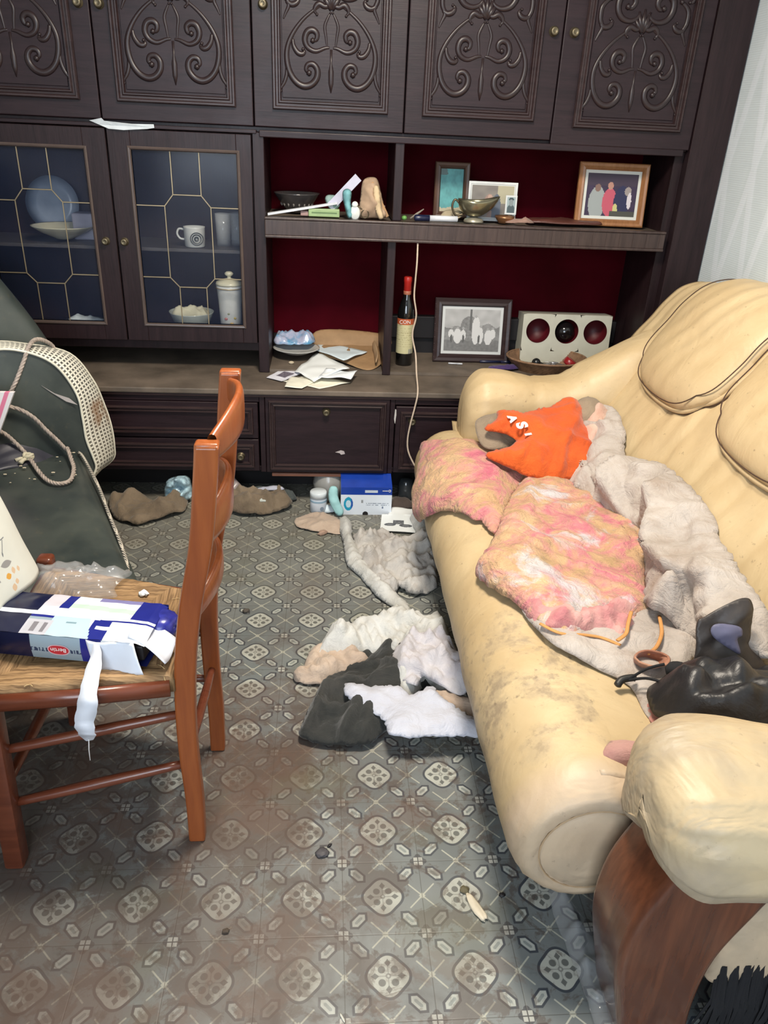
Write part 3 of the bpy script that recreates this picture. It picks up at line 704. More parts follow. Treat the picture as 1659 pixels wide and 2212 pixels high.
# polished wood end of the frame and leather side panel
bm=bmesh.new()
poly=catmull([(.622,.0),(.600,.10),(.577,.22),(.583,.32),(.61,.40),(.64,.45),(.72,.46),(.80,.42),(.78,.36),(.735,.24),(.725,.12),(.735,.0)],5)
prism(bm,[(p.x,p.y) for p in [Vector((q[0],q[1])) for q in poly]],-1.665,-1.53,'Y')
o=mesh_obj('wood_end_panel',bm,M_WOODSOFA,sofa,label='polished reddish-brown curved wood panel under the near arm'); b=o.modifiers.new('b','BEVEL'); b.width=.022; b.segments=5; b.limit_method='ANGLE'; b.angle_limit=math.radians(50); smooth_by_angle(o,60)
bm=bmesh.new(); box(bm,.745,1.5,-1.650,-1.50,.14,.42,.02,seg=4); mesh_obj('side_panel',bm,M_LEATHER,sofa,True,label='cream leather outer side')
bm=bmesh.new(); box(bm,.64,1.50,-1.50,.22,.07,.36,.015); mesh_obj('frame_base',bm,plain('dark_sofa_underside',(.02,.016,.014),.9),sofa)
bm=bmesh.new()
bm.free()
for y in (-1.42,.14):
    for x in (.70,1.42):
        bm=bmesh.new(); box(bm,x-.03,x+.03,y-.03,y+.03,0,.075,.004); mesh_obj('foot',bm,M_WOODSOFA,sofa)
bm=bmesh.new()
for k in range(520):
    x=.76+.74*random.random(); y=-1.648-.014*random.random(); l=.15+.05*random.random()
    tube(bm,[(x,y+.012,.20),(x+random.uniform(-.01,.01),y-.006,.20-l*.5),(x+random.uniform(-.02,.02),y-.002,max(.004,.20-l))],[.004,.0035,.002],4)
mesh_obj('fringe',bm,M_BLACKFRINGE,sofa,kind='stuff',label='black fringe along the foot of the side')
# ---------------- armchair (turned towards the camera) ----------------
AM=RT((-.68,0,0),rz=math.radians(24))
def A(x,y,z): return AM@Vector((x,y,z))
ach=thing('armchair','black vinyl armchair with a houndstooth band round its arm, left of the low cabinet','armchair',(-.95,-.1,0))
bm=bmesh.new()
def seatf(u,v):
    x=-.76+.775*u; a=2*PI*v
    ca,sa=math.cos(a),math.sin(a)
    ex=math.copysign(abs(ca)**.45,ca); ez=math.copysign(abs(sa)**.45,sa)
    k=1-.0*u
    y=-.30+.49*ex; z=.315+.075*ez
    if sa>0: z+=.012*math.sin(PI*u)-.03*max(0,(-y-.3))
    endk=min(1,(1-abs(2*u-1))*9)**.5
    z=.315+(z-.315)*(.35+.65*endk)
    return A(x,y,z+noise.noise(Vector((x*6,y*6,0)))*.006)
grid_surface(bm,seatf,40,48,closev=True); 
mesh_obj('seat_cushion',bm,M_VINYL,ach,True)
bm=bmesh.new(); tube(bm,[A(*p) for p in catmull([(-.012,.03,.385),(.0,-.03,.388),(.006,-.15,.386),(.010,-.30,.380),(.008,-.45,.370),(.008,-.62,.356),(.0,-.74,.345),(-.03,-.79,.335),(-.2,-.80,.33),(-.74,-.79,.33)],6)],.0052,6)
pm=Mat('checked_piping',rough=.5); px,py,pz=pm.xyz(pm.coords()); pm.color(pm.mix(((px*140.+py*140.).frac().lt(.5,.1))*((pz*150.).frac().lt(.75,.1)),(.55,.5,.42),(.04,.04,.04)))
mesh_obj('piping',bm,pm.m,ach,True,label='black and white checked piping')
inner=catmull([(-.40,.60),(-.30,.70),(-.20,.742),(-.112,.730),(-.035,.682),(.014,.586),(.022,.500),(.024,.428),(.038,.360),(.040,.320),(.01,.27)],6)
outer=catmull([(-.38,.60),(-.29,.69),(-.20,.735),(-.098,.722),(.022,.682),(.082,.589),(.108,.500),(.122,.421),(.124,.350),(.115,.300),(.06,.262)],6)
bm=bmesh.new(); uvl=bm.loops.layers.uv.new('UVMap'); nI=len(inner); W=7
rows=[]; L=0.; Ls=[]
for i in range(nI):
    if i: L+=(inner[i]-inner[i-1]).length
    Ls.append(L); r=[]
    for j in range(W):
        t=j/(W-1); p=inner[i].lerp(outer[i],t); bul=.010*math.sin(PI*t)
        r.append(bm.verts.new(A(p.x+bul*.7,.12*t,p.y+bul*.5)))
    rows.append(r)
for i in range(nI-1):
    for j in range(W-1):
        f=bm.faces.new((rows[i][j],rows[i][j+1],rows[i+1][j+1],rows[i+1][j]))
        for lp,(ii,jj) in zip(f.loops,((i,j),(i,j+1),(i+1,j+1),(i+1,j))): lp[uvl].uv=(jj/(W-1)*.12,Ls[ii]-.22)
solid(mesh_obj('arm_band',bm,M_HOUND,ach,True,label='cream and black houndstooth band, scorched brown low down'),.004)
for crv,y,nm in ((inner,0.,'a'),(outer,.12,'b')):
    bm=bmesh.new(); tube(bm,[A(p.x,y,p.y) for p in crv],.0042,6); mesh_obj('band_edging',bm,M_CREAMVINYL,ach,True,label='cream vinyl edging')
bm=bmesh.new()   # front panel of the arm and its body
P=[(p.x-.003,p.y-.002) for p in inner]+[(-.12,.25),(-.45,.25),(-.46,.45)]
c0=Vector((-.18,.46)); rings=[]
for k,t in ((0,1),(1,.8),(2,.5),(3,.15)):
    rings.append([bm.verts.new(A(c0.x+(p[0]-c0.x)*t,.004-.012*math.sin(k/3*PI/2),c0.y+(p[1]-c0.y)*t)) for p in P])
back_r=[bm.verts.new(A(q[0]-.004,.125,q[1]-.003)) for q in [(p.x,p.y) for p in outer]+[(-.12,.25),(-.45,.25),(-.46,.45)]]
back_s=[bm.verts.new(A(-.18+(q[0]+.18)*.75,.20,.45+(q[1]-.45)*.8)) for q in [(p.x,p.y) for p in outer]+[(-.12,.25),(-.45,.25),(-.46,.45)]]
n=len(P)
for A_,B_ in ((rings[0],rings[1]),(rings[1],rings[2]),(rings[2],rings[3]),(back_r,back_s)):
    for k in range(n): bm.faces.new((A_[k],A_[(k+1)%n],B_[(k+1)%n],B_[k]))
bm.faces.new(rings[3]); bm.faces.new(back_s)
mesh_obj('arm',bm,M_VINYL,ach,True,label='black vinyl arm panel with a small tear')
bm=bmesh.new(); v=[bm.verts.new(A(x,-.006,z)) for x,z in ((-.085,.625),(-.05,.595),(-.01,.575),(.012,.55),(-.02,.565),(-.06,.60))]; bm.faces.new(v)
solid(mesh_obj('torn_lining',bm,plain('torn_grey_lining',(.35,.32,.31),.8),ach,label='grey lining showing through a tear'),.001)
bm=bmesh.new()   # tall back
def backf(u,v):
    z=.25+.95*u; a=2*PI*v
    xr=-.0+(-.36)*max(0,(z-.62)/.5)**1.25*(.8) ; xr=min(-.018,xr) if z>.3 else -.02
    xl=-.78
    hw=(xr-xl)/2; cx=(xr+xl)/2; th=.075
    ca,sa=math.cos(a),math.sin(a)
    k=1 if u<.9 else math.sqrt(max(0,1-((u-.9)/.1)**2))
    ex=math.copysign(abs(ca)**.5,ca); ey=math.copysign(abs(sa)**.7,sa)
    lean=.10*(z-.3)
    return A(cx+hw*ex*(.75+.25*k),.26+lean+th*ey*max(.12,k)+.02*noise.noise(Vector((z*3,a,0))),z)
grid_surface(bm,backf,44,48,closev=True); 
mesh_obj('backrest',bm,M_VINYL,ach,True,label='tall curved black vinyl back')
for sx in (-.70,-.07):
    for sy in (-.52,.12):
        bm=bmesh.new(); p=A(sx,sy,0); tube(bm,[(p.x,p.y,0),(p.x,p.y,.26)],[.014,.02],10); mesh_obj('leg',bm,M_BLACKIN,ach,True)
# purple-black folded flap between arm and seat
bm=bmesh.new()
def flap(u,v):
    x=-.50+.50*u; y=.02-.10*v
    z=.415+.05*(1-v)**2-.025*v+.018*math.sin(u*11+2*v)*(1-v*.4)+.01*noise.noise(Vector((u*5,v*4,2)))-max(0,u-.75)*.2
    return A(x,y-.03*math.sin(u*5),z)
grid_surface(bm,flap,40,14); solid(mesh_obj('loose_vinyl_flap',bm,plain('faded_purple_vinyl',(.030,.030,.042),.45),ach,True,label='faded bluish flap of loose vinyl'),.004)
# crumbs on the seat
bm=bmesh.new()
for k in range(16):
    x=-.02-.22*random.random(); y=-.02-.22*random.random(); s=.0015+.0025*random.random()
    c=A(x,y,.407); bmesh.ops.create_icosphere(bm,subdivisions=1,radius=s,matrix=Matrix.Translation(c)@Matrix.Diagonal((1.8,1,.5,1)))
finish(mesh_obj('crumbs',bm,plain('pale_crumb',(.55,.48,.35),.8)),None,'pale crumbs scattered on the black armchair seat','crumbs',kind='stuff')
# rope
def rope(pts,r,label,name='rope'):
    bm=bmesh.new(); P=catmull(pts,10); L=len(P)
    for k in range(3):
        Q=[]; 
        for i,p in enumerate(P):
            t=(P[min(i+1,L-1)]-P[max(i-1,0)]).normalized(); u=t.cross(Vector((0,0,1))); u=u.normalized() if u.length>1e-4 else Vector((1,0,0)); v=t.cross(u)
            a=i*.85+k*2*PI/3; Q.append(p+(u*math.cos(a)+v*math.sin(a))*r*.5)
        tube(bm,Q,r*.62,6)
    return mesh_obj(name,bm,M_ROPE,None,True,label=label,cat='rope')
M_ROPE=plain('greyish_cotton_rope',(.36,.30,.26),.9,var=.3,scale=60)
zs=.412
rl=[(-.30,-.03,.56),(-.222,-.022,.500),(-.189,-.024,.462),(-.158,-.04,zs+.004),(-.151,-.08,zs),(-.139,-.178,zs),(-.122,-.250,zs-.001),(-.094,-.280,zs-.002),(-.063,-.264,zs-.002),(-.043,-.188,zs),(-.040,-.120,zs),(-.040,-.04,zs+.008),(-.045,-.024,.415),(-.066,-.024,.448),(-.094,-.024,.488),(-.126,-.026,.536),(-.171,-.028,.570),(-.26,-.03,.60)]
rope([A(*p) for p in rl],.0062,'greyish cotton rope looped and knotted on the black armchair seat')
ra=[(-.30,-.05,.45),(-.24,-.035,.52),(-.21,-.025,.56),(-.179,-.022,.607),(-.149,-.018,.655),(-.124,-.008,.70),(-.10,.012,.742),(-.075,.05,.752),(-.045,.09,.735),(-.02,.125,.70),(.0,.15,.62)]
rope([A(*p) for p in ra],.0062,'greyish cotton rope hanging over the top of the armchair arm')
bm=bmesh.new()
for k in range(3):
    c=A(-.157,-.055,zs+.004+k*.003); tube(bm,[c+Vector((.012*math.cos(a+k),.012*math.sin(a+k),.004*math.sin(2*a))) for a in [2*PI*q/14 for q in range(14)]],.0055,6,closed=True)
for dx,dy in ((-.02,-.012),(-.008,-.022)):
    c=A(-.157,-.055,zs); tube(bm,[c,c+Vector((dx,dy,.004)),c+Vector((dx*1.6,dy*1.7,0))],[.006,.006,.008],6)
o=mesh_obj('tape_knot',bm,plain('yellowed_knot',(.50,.46,.34),.85),None,True,label='yellowed knot tied in the rope loop on the armchair seat',cat='knot')
# pink striped card
bm=bmesh.new()
c=[Vector(p) for p in ((-.772,-.2,.655),(-1.02,-.2,.655),(-1.02,-.2,.47),(-.86,-.2,.48))]
vv=[bm.verts.new(p+Vector((0,0,0))) for p in c]; f=bm.faces.new(vv); uvl=bm.loops.layers.uv.new('UVMap')
sm=Mat('pink_and_white_stripes',rough=.6); sx,sy,sz=sm.xyz(sm.coords()); sm.color(sm.mix(((sx*.95+sz*(-.45))*38.).frac().lt(.45,.06),(.78,.74,.74),(.72,.20,.32)))
o=mesh_obj('striped_bag',bm,sm.m,None,label='pink and white striped paper bag leaning on the armchair at the picture edge',cat='bag'); solid(o,.012)

# ---------------- dining chair ----------------
dc=thing('dining_chair','orange-stained wooden dining chair with a worn woven rush seat, seen from the side','chair',(-.33,-1.06,0))
def post(y,base,mid,top,ztop,w0=.034,w1=.040,th=.024):
    bm=bmesh.new()
    path=catmull([(base,0.0),(base+.002,.12),(base-.001,.28),(mid,.44),(mid+.018,.58),((mid+top)/2+.012,.72),(top-.006,ztop-.06),(top,ztop)],7)
    L=len(path); G=[]
    for i,p in enumerate(path):
        t=i/(L-1); w=(w0+(w1-w0)*min(1,t*2.2))/2; h=th/2
        G.append([bm.verts.new((p.x+a*w,y+b*h,p.y)) for a,b in ((-1,-1),(1,-1),(1,1),(-1,1))])
    for a,b in zip(G,G[1:]):
        for k in range(4): bm.faces.new((a[k],a[(k+1)%4],b[(k+1)%4],b[k]))
    bm.faces.new(G[0][::-1]); bm.faces.new(G[-1])
    o=mesh_obj('back_post',bm,M_ORANGEW if ztop>.8 else M_REDW,dc,True)
    m=o.modifiers.new('b','BEVEL'); m.width=.0055; m.segments=3; m.limit_method='ANGLE'; m.angle_limit=math.radians(60)
    smooth_by_angle(o,30); return o
post(-1.205,-.148,-.142,-.073,.912,th=.026); post(-.942,-.138,-.135,-.063,.955,th=.024)
for z0,z1,ti in ((.86,.935,.0),(.69,.775,0),(.545,.60,0)):
    bm=bmesh.new()
    def slat(u,v,z0=z0,z1=z1):
        y=-1.196+.246*u; q=math.sin(PI*u); zc=(z0+z1)/2+.02*u; hh=(z1-z0)/2*(.62+.38*q)
        xc=-.142+.5*(zc-.44)*.33+.030*q
        a=2*PI*v; ca,sa=math.cos(a),math.sin(a)
        return (xc+.0085*math.copysign(abs(ca)**.7,ca)+.0, y, zc+hh*math.copysign(abs(sa)**.6,sa)+.012*q)
    grid_surface(bm,slat,24,16,closev=True); mesh_obj('back_slat',bm,M_ORANGEW,dc,True)
for y,x0,x1 in ((-1.255,-.505,-.485),(-.842,-.500,-.480)):
    bm=bmesh.new(); box(bm,-.019,.019,-.019,.019,0,.438,.006)
    for v in bm.verts: v.co=Vector((v.co.x+x0+(x1-x0)*v.co.z/.44,v.co.y+y,v.co.z))
    mesh_obj('front_leg',bm,M_REDW,dc,True)
    smooth_by_angle(dc.children[-1],40)
def rail(name,p,q,r,m=M_REDW):
    bm=bmesh.new(); p,q=Vector(p),Vector(q); P=[p.lerp(q,k/8) for k in range(9)]
    tube(bm,P,[r*(.75+.25*math.sin(PI*k/8)) for k in range(9)],14); return mesh_obj(name,bm,m,dc,True)
rail('side_rung',(-.50,-1.245,.292),(-.152,-1.205,.345),.011); rail('side_rung',(-.50,-1.245,.155),(-.155,-1.205,.215),.011)
rail('side_rung',(-.49,-.85,.292),(-.142,-.942,.345),.011); rail('side_rung',(-.49,-.85,.155),(-.142,-.942,.215),.011)
rail('front_rung',(-.497,-1.24,.20),(-.494,-.86,.20),.012); rail('back_rung',(-.147,-1.20,.25),(-.137,-.945,.25),.010)
bm=bmesh.new()
# seat outline: wide at the front (left), narrow at the back posts
SEAT=[(-.515,-1.262),(-.515,-.822),(-.165,-.925),(-.160,-1.222)]
def seatpt(u,v):
    a=Vector(SEAT[0]).lerp(Vector(SEAT[3]),u); b=Vector(SEAT[1]).lerp(Vector(SEAT[2]),u); return a.lerp(b,v)
def rushf(u,v):
    p=seatpt(u,v); a,b=u*2-1,v*2-1; d=min(1-abs(a),1-abs(b))
    z=.452-.012*min(1,d*2.0)+.004*abs(math.sin((abs(a)-abs(b))*2))
    rim=max(0,1-d/.07); z-=.012*rim**2
    z+=.0022*noise.noise(Vector((p.x*130,p.y*18,0)))+.0022*noise.noise(Vector((p.x*18,p.y*130,4)))
    return (p.x,p.y,z)
G=grid_surface(bm,rushf,60,60)
per=[G[i][0] for i in range(60)]+[G[59][j] for j in range(1,60)]+[G[i][59] for i in range(58,-1,-1)]+[G[0][j] for j in range(58,0,-1)]
low=[bm.verts.new((v.co.x*1.0,v.co.y,.413)) for v in per]; n=len(per)
for k in range(n): bm.faces.new((per[k],per[(k+1)%n],low[(k+1)%n],low[k]))
bm.faces.new(low)
mesh_obj('rush_seat',bm,M_RUSH,dc,True)
bm=bmesh.new()
for p,q in (((-.50,-1.266),(-.168,-1.226)),((-.50,-.818),(-.165,-.92)),((-.515,-1.24),(-.515,-.845))):
    tube(bm,[(p[0],p[1],.425),((p[0]+q[0])/2,(p[1]+q[1])/2,.422),(q[0],q[1],.425)],.014,12,flat=(Vector((0,0,1)),1.25))
mesh_obj('seat_rail',bm,M_REDW,dc,True,kind=None)
bm=bmesh.new()
for k in range(26):
    u=random.choice([random.random(),.95]); v=random.choice([0.02,.98,random.random()]) if u<.9 else random.random()
    p=seatpt(u,v); d=Vector((random.uniform(-.03,.03),random.uniform(-.02,.02),random.uniform(-.02,.012)))
    s=Vector((p.x,p.y,.448)); tube(bm,[s,s+d*.6+Vector((0,0,.003)),s+d],.0006,4)
mesh_obj('loose_straws',bm,plain('straw',(.62,.45,.22),.7),dc,kind='stuff',label='frayed straw ends')
bm=bmesh.new(); box(bm,-.530,-.495,-.85,-.815,.445,.480,.008,seg=3); mesh_obj('front_leg_top',bm,M_REDW,dc,True)

# ---------------- table with printed cloth ----------------
tb=thing('dining_table','dining table at the left edge, hidden under a leaf-printed cloth','table',(-1.1,-1.5,0))
bm=bmesh.new(); box(bm,-1.75,-.56,-2.05,-.955,.69,.722,.005); mesh_obj('tabletop',bm,M_REDW,tb)
for x in (-1.68,-.64):
    for y in (-1.98,-1.03):
        bm=bmesh.new(); box(bm,x-.028,x+.028,y-.028,y+.028,0,.69,.004); mesh_obj('leg',bm,M_REDW,tb)
def cloth_print():
    m=Mat('leaf_printed_cotton',rough=.85,sheen=.1); v=m.coords(); x,y,z=m.xyz(v)
    c=m.mix(m.noise(v,5,4).ramp(.3,.7),(.56,.57,.52),(.66,.67,.61))
    def ell(cy,cz,a,b,ang):
        ca,sa=math.cos(math.radians(ang)),math.sin(math.radians(ang))
        dy,dz=y-cy,z-cz; p=(dy*ca+dz*sa)/a; q=(dy*sa*-1+dz*ca)/b
        return (p*p+(q*q)/((1-p*p).max(.15))).lt(1.,.25)
    def seg(y0,z0,y1,z1,w=.0012):
        # distance to a short straight twig
        L=math.hypot(y1-y0,z1-z0); ty,tz=(y1-y0)/L,(z1-z0)/L
        dy,dz=y-y0,z-z0; t=dy*ty+dz*tz; d=(dz*ty-dy*tz).abs()
        return d.lt(w,.0006)*t.ramp(-.0005,.0005)*(1-((t-L)/.001).clamp())
    pale=[(-1.125,.567,.036,.013,50),(-1.095,.545,.034,.012,60),(-1.19,.535,.034,.014,100),(-1.158,.525,.03,.012,80),(-1.126,.515,.028,.011,60),(-1.06,.69,.03,.013,40),(-1.10,.72,.03,.012,100),(-1.25,.60,.04,.016,30),(-1.33,.56,.04,.016,70),(-1.30,.66,.04,.015,120)]
    for e in pale: c=m.mix(ell(*e)*.55,c,(.42,.41,.34))
    for e in ((-1.036,.580,.016,.0075,170),(-1.080,.568,.017,.0085,140)): c=m.mix(ell(*e)*.9,c,(.22,.21,.21))
    for e in ((-1.043,.556,.0075,.0065,0),): c=m.mix(ell(*e),c,(.60,.30,.04))
    for e in ((-1.026,.560,.0075,.005,80),(-1.012,.556,.006,.004,80),(-1.042,.530,.008,.006,70),(-1.030,.537,.006,.0045,70)): c=m.mix(ell(*e)*.7,c,(.58,.33,.14))
    tw=None
    for s in ((-1.012,.627,-1.05,.628),(-1.05,.628,-1.095,.640),(-1.04,.627,-1.066,.648),(-1.03,.627,-1.045,.650),(-1.05,.628,-1.085,.615),(-1.06,.629,-1.078,.600),(-1.04,.627,-1.062,.597),(-1.02,.626,-1.035,.603),(-1.19,.60,-1.15,.607),(-1.15,.607,-1.118,.618)):
        q=seg(*s); tw=q if tw is None else tw.max(q)
    for e in ((-1.066,.651,.006,.0028,140),(-1.046,.653,.006,.0026,140),(-1.085,.613,.006,.0028,40),(-1.079,.598,.006,.0026,60),(-1.063,.596,.007,.003,60),(-1.035,.601,.006,.0022,80),(-1.096,.641,.005,.0024,150),(-1.07,.618,.006,.003,40)): tw=tw.max(ell(*e))
    c=m.mix(tw*.85,c,(.10,.11,.13)); m.color(c); m.bump(m.noise(v,300,2),.15,.001); return m.m
bm=bmesh.new()
path=[]; x0,y0,rr=-.545,-.945,.02
for k in range(40): path.append((-1.76+(x0-rr+1.76)*k/39,y0,0,1))
for k in range(1,8):
    a=PI/2-PI/2*k/8; path.append((x0-rr+rr*math.cos(a),y0-rr+rr*math.sin(a),math.cos(a),math.sin(a)))
for k in range(60): path.append((x0,y0-rr-(1.08)*k/59,1,0))
rows=[]; NV=26
s=0
for i,(x,y,nx,ny) in enumerate(path):
    if i: s+=math.hypot(x-path[i-1][0],y-path[i-1][1])
    col=[]
    d=math.hypot(x-x0,y-y0)
    hem=.235+ -.035*min(1,d/.25)+.01*math.sin(s*14)
    for j in range(NV):
        v=j/(NV-1); fold=(.016*math.sin(s*26+.5)+.012*noise.noise(Vector((s*7,v*2,1))))*v**1.2
        fl=.006+.045*v**.9+fold*.8
        q=v**1.0
        col.append(bm.verts.new((x+nx*fl,y+ny*fl,.728-(.006 if j==0 else 0)*0-hem*q-.0)))
    rows.append(col)
for a,b in zip(rows,rows[1:]):
    for j in range(NV-1): bm.faces.new((a[j],a[j+1],b[j+1],b[j]))
# top of the cloth
inn=[[r[0] for r in rows]]
far=[bm.verts.new((-1.76,min(r[0].co.y,y0-.0)-(0),.728)) for r in rows]
for k in range(len(rows)-1):
    try: bm.faces.new((rows[k][0],rows[k+1][0],far[k+1],far[k]))
    except Exception: pass
o=mesh_obj('tablecloth',bm,cloth_print(),None,True,label='white tablecloth printed with grey leaves and orange berries, hanging over the table edge',cat='tablecloth'); solid(o,.0015)
# ---------------- clothes and blankets ----------------
def plane_map(o,u,v):
    o,u,v=Vector(o),Vector(u).normalized(),Vector(v); v=(v-u*v.dot(u)).normalized(); n=u.cross(v)
    if n.z<0: n=-n
    return lambda a,b,h: o+u*a+v*b+n*h
def cloth(name,poly,mp,mat,label,cat,bulk=.02,bw=.05,amp=.014,fs=9,stretch=3.5,ang=30,grid=.0075,base=.004,thick=.003,seed=0,group=None,ragged=.0,edge_amp=.35,shape=None,extra=None,parent=None,sharp=1.6,crump=.45):
    pts=[Vector((p[0],p[1])) for p in poly]
    # resampled rim, a little ragged
    rim=[]
    P=catmull([(p.x,p.y) for p in pts],6,closed=True)
    per=[Vector((p.x,p.y)) for p in P]
    acc=[]
    for a,b in zip(per,per[1:]+per[:1]):
        L=(b-a).length; n=max(1,int(L/(grid*1.1)))
        for k in range(n): acc.append(a.lerp(b,k/n))
    rim=[p+Vector((noise.noise(Vector((p.x*60,p.y*60,seed))),noise.noise(Vector((p.x*60,p.y*60,seed+9)))))*ragged for p in acc]
    xs=[p.x for p in rim]; ys=[p.y for p in rim]
    def inside(q):
        c=False; j=len(rim)-1
        for i in range(len(rim)):
            a,b=rim[i],rim[j]
            if (a.y>q.y)!=(b.y>q.y) and q.x<(b.x-a.x)*(q.y-a.y)/(b.y-a.y)+a.x: c=not c
            j=i
        return c
    inn=[]
    y=min(ys)
    r=0
    while y<max(ys):
        x=min(xs)+(grid/2 if r%2 else 0)
        while x<max(xs):
            q=Vector((x,y))
            if inside(q): inn.append(q)
            x+=grid
        y+=grid*.87; r+=1
    def dist(q):
        return min((q-p).length_squared for p in rim)**.5
    inn=[(q,dist(q)) for q in inn]; inn=[t for t in inn if t[1]>grid*.45]
    V=rim+[t[0] for t in inn]; D=[0.]*len(rim)+[t[1] for t in inn]
    n=len(rim)
    co,ed,fa,_,_,_=geometry.delaunay_2d_cdt(V,[(i,(i+1)%n) for i in range(n)],[],1,1e-6)
    # distances for output order
    if len(co)!=len(V):
        D=[dist(c) for c in co]
    ca,sa=math.cos(math.radians(ang)),math.sin(math.radians(ang))
    cx,cy=sum(xs)/n,sum(ys)/n
    bm=bmesh.new(); vs=[]
    for c,d in zip(co,D):
        u=(c.x*ca+c.y*sa); v=(-c.x*sa+c.y*ca)
        wx=noise.noise(Vector((c.x*3.5,c.y*3.5,seed+3.3))); wy=noise.noise(Vector((c.x*3.5,c.y*3.5,seed+7.7)))
        A1=noise.noise(Vector(((u+.10*wx)*fs/stretch,(v+.10*wy)*fs,seed)))
        A2=noise.noise(Vector(((v+.08*wx)*fs*1.5/stretch*1.3,(u+.08*wy)*fs*1.5,seed+20)))
        A3=noise.noise(Vector((u*fs*3,v*fs*4.5,seed+40)))
        dv,_=noise.voronoi(Vector(((u+.05*wy)*fs*.9,(v+.05*wx)*fs*1.7,seed*.37)))
        dw,_=noise.voronoi(Vector(((u+.03*wx)*fs*2.6,(v+.03*wy)*fs*3.2,seed*.9)))
        f=crump*(1.3*min(.7,dv[1]-dv[0])+.45*min(.6,dw[1]-dw[0]))+(max(0,1-abs(A1)*2.6))**sharp + .55*(max(0,1-abs(A2)*2.8))**sharp + .16*A3
        e=1-math.exp(-d/bw) if bw>0 else 1
        ee=edge_amp+(1-edge_amp)*min(1,d/(bw*.8+1e-6))
        h=base+bulk*e+amp*f*ee
        if shape: h+=shape(c.x-cx,c.y-cy,c.x,c.y)*min(1,d/.04+.15)
        vs.append(bm.verts.new(mp(c.x,c.y,h)))
    for f in fa:
        try: bm.faces.new([vs[i] for i in f])
        except Exception: pass
    o=mesh_obj(name,bm,mat,parent,True,label=label,cat=cat,group=group,fix=False)
    # face upward
    if thick: solid(o,thick,1.)
    return o
FL=lambda a,b,h: Vector((a,b,h))
SM=lambda a,b,h: Vector(sofa_map(a,b,h))
def piece(key): return CLOTH[key][1]
def tie_dye(seed,white=0.):
    m=Mat('stained_pink_and_apricot_cover',rough=.85,sheen=.15); v=m.coords(loc=(seed,seed*2,0))
    n1=m.noise(v,8,5,.6,.8); n2=m.noise(m.coords(loc=(seed+4,1,3)),8.5,6,.66,.8); n3=m.noise(m.coords(loc=(1,seed+7,3)),9,6,.7,.6); n4=m.noise(v,45,4,.7)
    c=m.mix(n1.ramp(.35,.65),(.46,.27,.14),(.60,.39,.21))
    c=m.mix(n2.ramp(.45,.58)*.9,c,(.58,.21,.22)); c=m.mix(n2.ramp(.56,.66)*.8,c,(.52,.10,.17))
    c=m.mix(n3.ramp(.53,.66)*.6,c,(.36,.24,.10)); 
    if white: c=m.mix((m.noise(m.coords(loc=(seed+1,5,9)),6,6,.65,.6)+white*.05).ramp(.56,.66)*.8,c,(.55,.54,.57))
    c=m.mix((n4*.7+n3*.3).ramp(.56,.66)*.4,c,(.24,.13,.06)); m.color(c); m.bump(n4*.5+m.noise(v,22,5,.65,1.2)*1.5,.9,.012); return m.m
M_PAD1=tie_dye(1.); M_PAD2=tie_dye(6.3,1.)
M_FLEECE=fabric('soiled_white_fleece',(.36,.31,.27),(.49,.44,.40),4,(.27,.20,.15),.65,weave=.35)
M_WHITE=fabric('grubby_white_cotton',(.46,.46,.43),(.58,.58,.56),5,(.40,.37,.32),.35)
M_WHITE2=fabric('bluish_white_cotton',(.45,.46,.53),(.57,.59,.67),5,(.42,.40,.40),.25)
M_LILAC=fabric('washed_lilac_white_cotton',(.44,.42,.46),(.57,.55,.56),6,(.36,.30,.27),.35)
M_BEIGE=fabric('dusty_beige_cotton',(.40,.30,.23),(.52,.41,.32),5,(.26,.18,.12),.4)
M_BLACKC=fabric('faded_black_twill',(.010,.011,.010),(.026,.027,.024),6,(.05,.045,.04),.4)
M_ORANGE=fabric('orange_jersey',(.52,.070,.005),(.64,.105,.007),5,(.32,.045,.008),.35,weave=.25)
M_TAUPE=fabric('taupe_jersey',(.20,.15,.10),(.27,.205,.14),6,(.12,.09,.06),.3)
M_BROWNC=fabric('muddy_brown_cloth',(.13,.095,.06),(.22,.165,.11),6,(.06,.04,.03),.5)
M_PINKC=fabric('faded_pink_cotton',(.50,.22,.19),(.60,.32,.27),7,(.30,.12,.10),.5)
M_PINKY=fabric('deep_pink_cotton',(.46,.16,.17),(.60,.34,.30),9,(.34,.06,.12),.6)
M_GREYC=fabric('grey_brown_cotton_rag',(.34,.31,.29),(.50,.48,.45),7,(.27,.22,.18),.45)
cloth('seat_pad',piece('pad_far'),SM,M_PAD1,'stained apricot and pink quilted pad draped over the far end of the sofa roll','pad',bulk=.020,bw=.025,amp=.012,fs=7,ang=20,seed=1,crump=.5,thick=.008,edge_amp=.6,ragged=.004)
cloth('seat_pad',piece('pad_near'),SM,M_PAD2,'larger stained pink, apricot and white pad lying across the middle of the sofa seat','pad',bulk=.034,bw=.02,amp=.012,fs=8,ang=70,seed=4,crump=.6,thick=.010,edge_amp=.6,ragged=.004)
cloth('blanket',piece('blanket'),SM,M_FLEECE,'crumpled greyish white fleece blanket heaped along the sofa back','blanket',bulk=.050,bw=.035,amp=.062,fs=4.6,stretch=1.8,ang=60,seed=8,crump=.5,thick=.006,edge_amp=.45,ragged=.006,sharp=1.2)
g=cloth('jacket',piece('garment'),SM,M_FLEECE,'dirty off-white garment with orange edging under the near side of the pads','jacket',bulk=.010,bw=.02,amp=.012,fs=8,ang=-30,seed=11,thick=.004,ragged=.002)
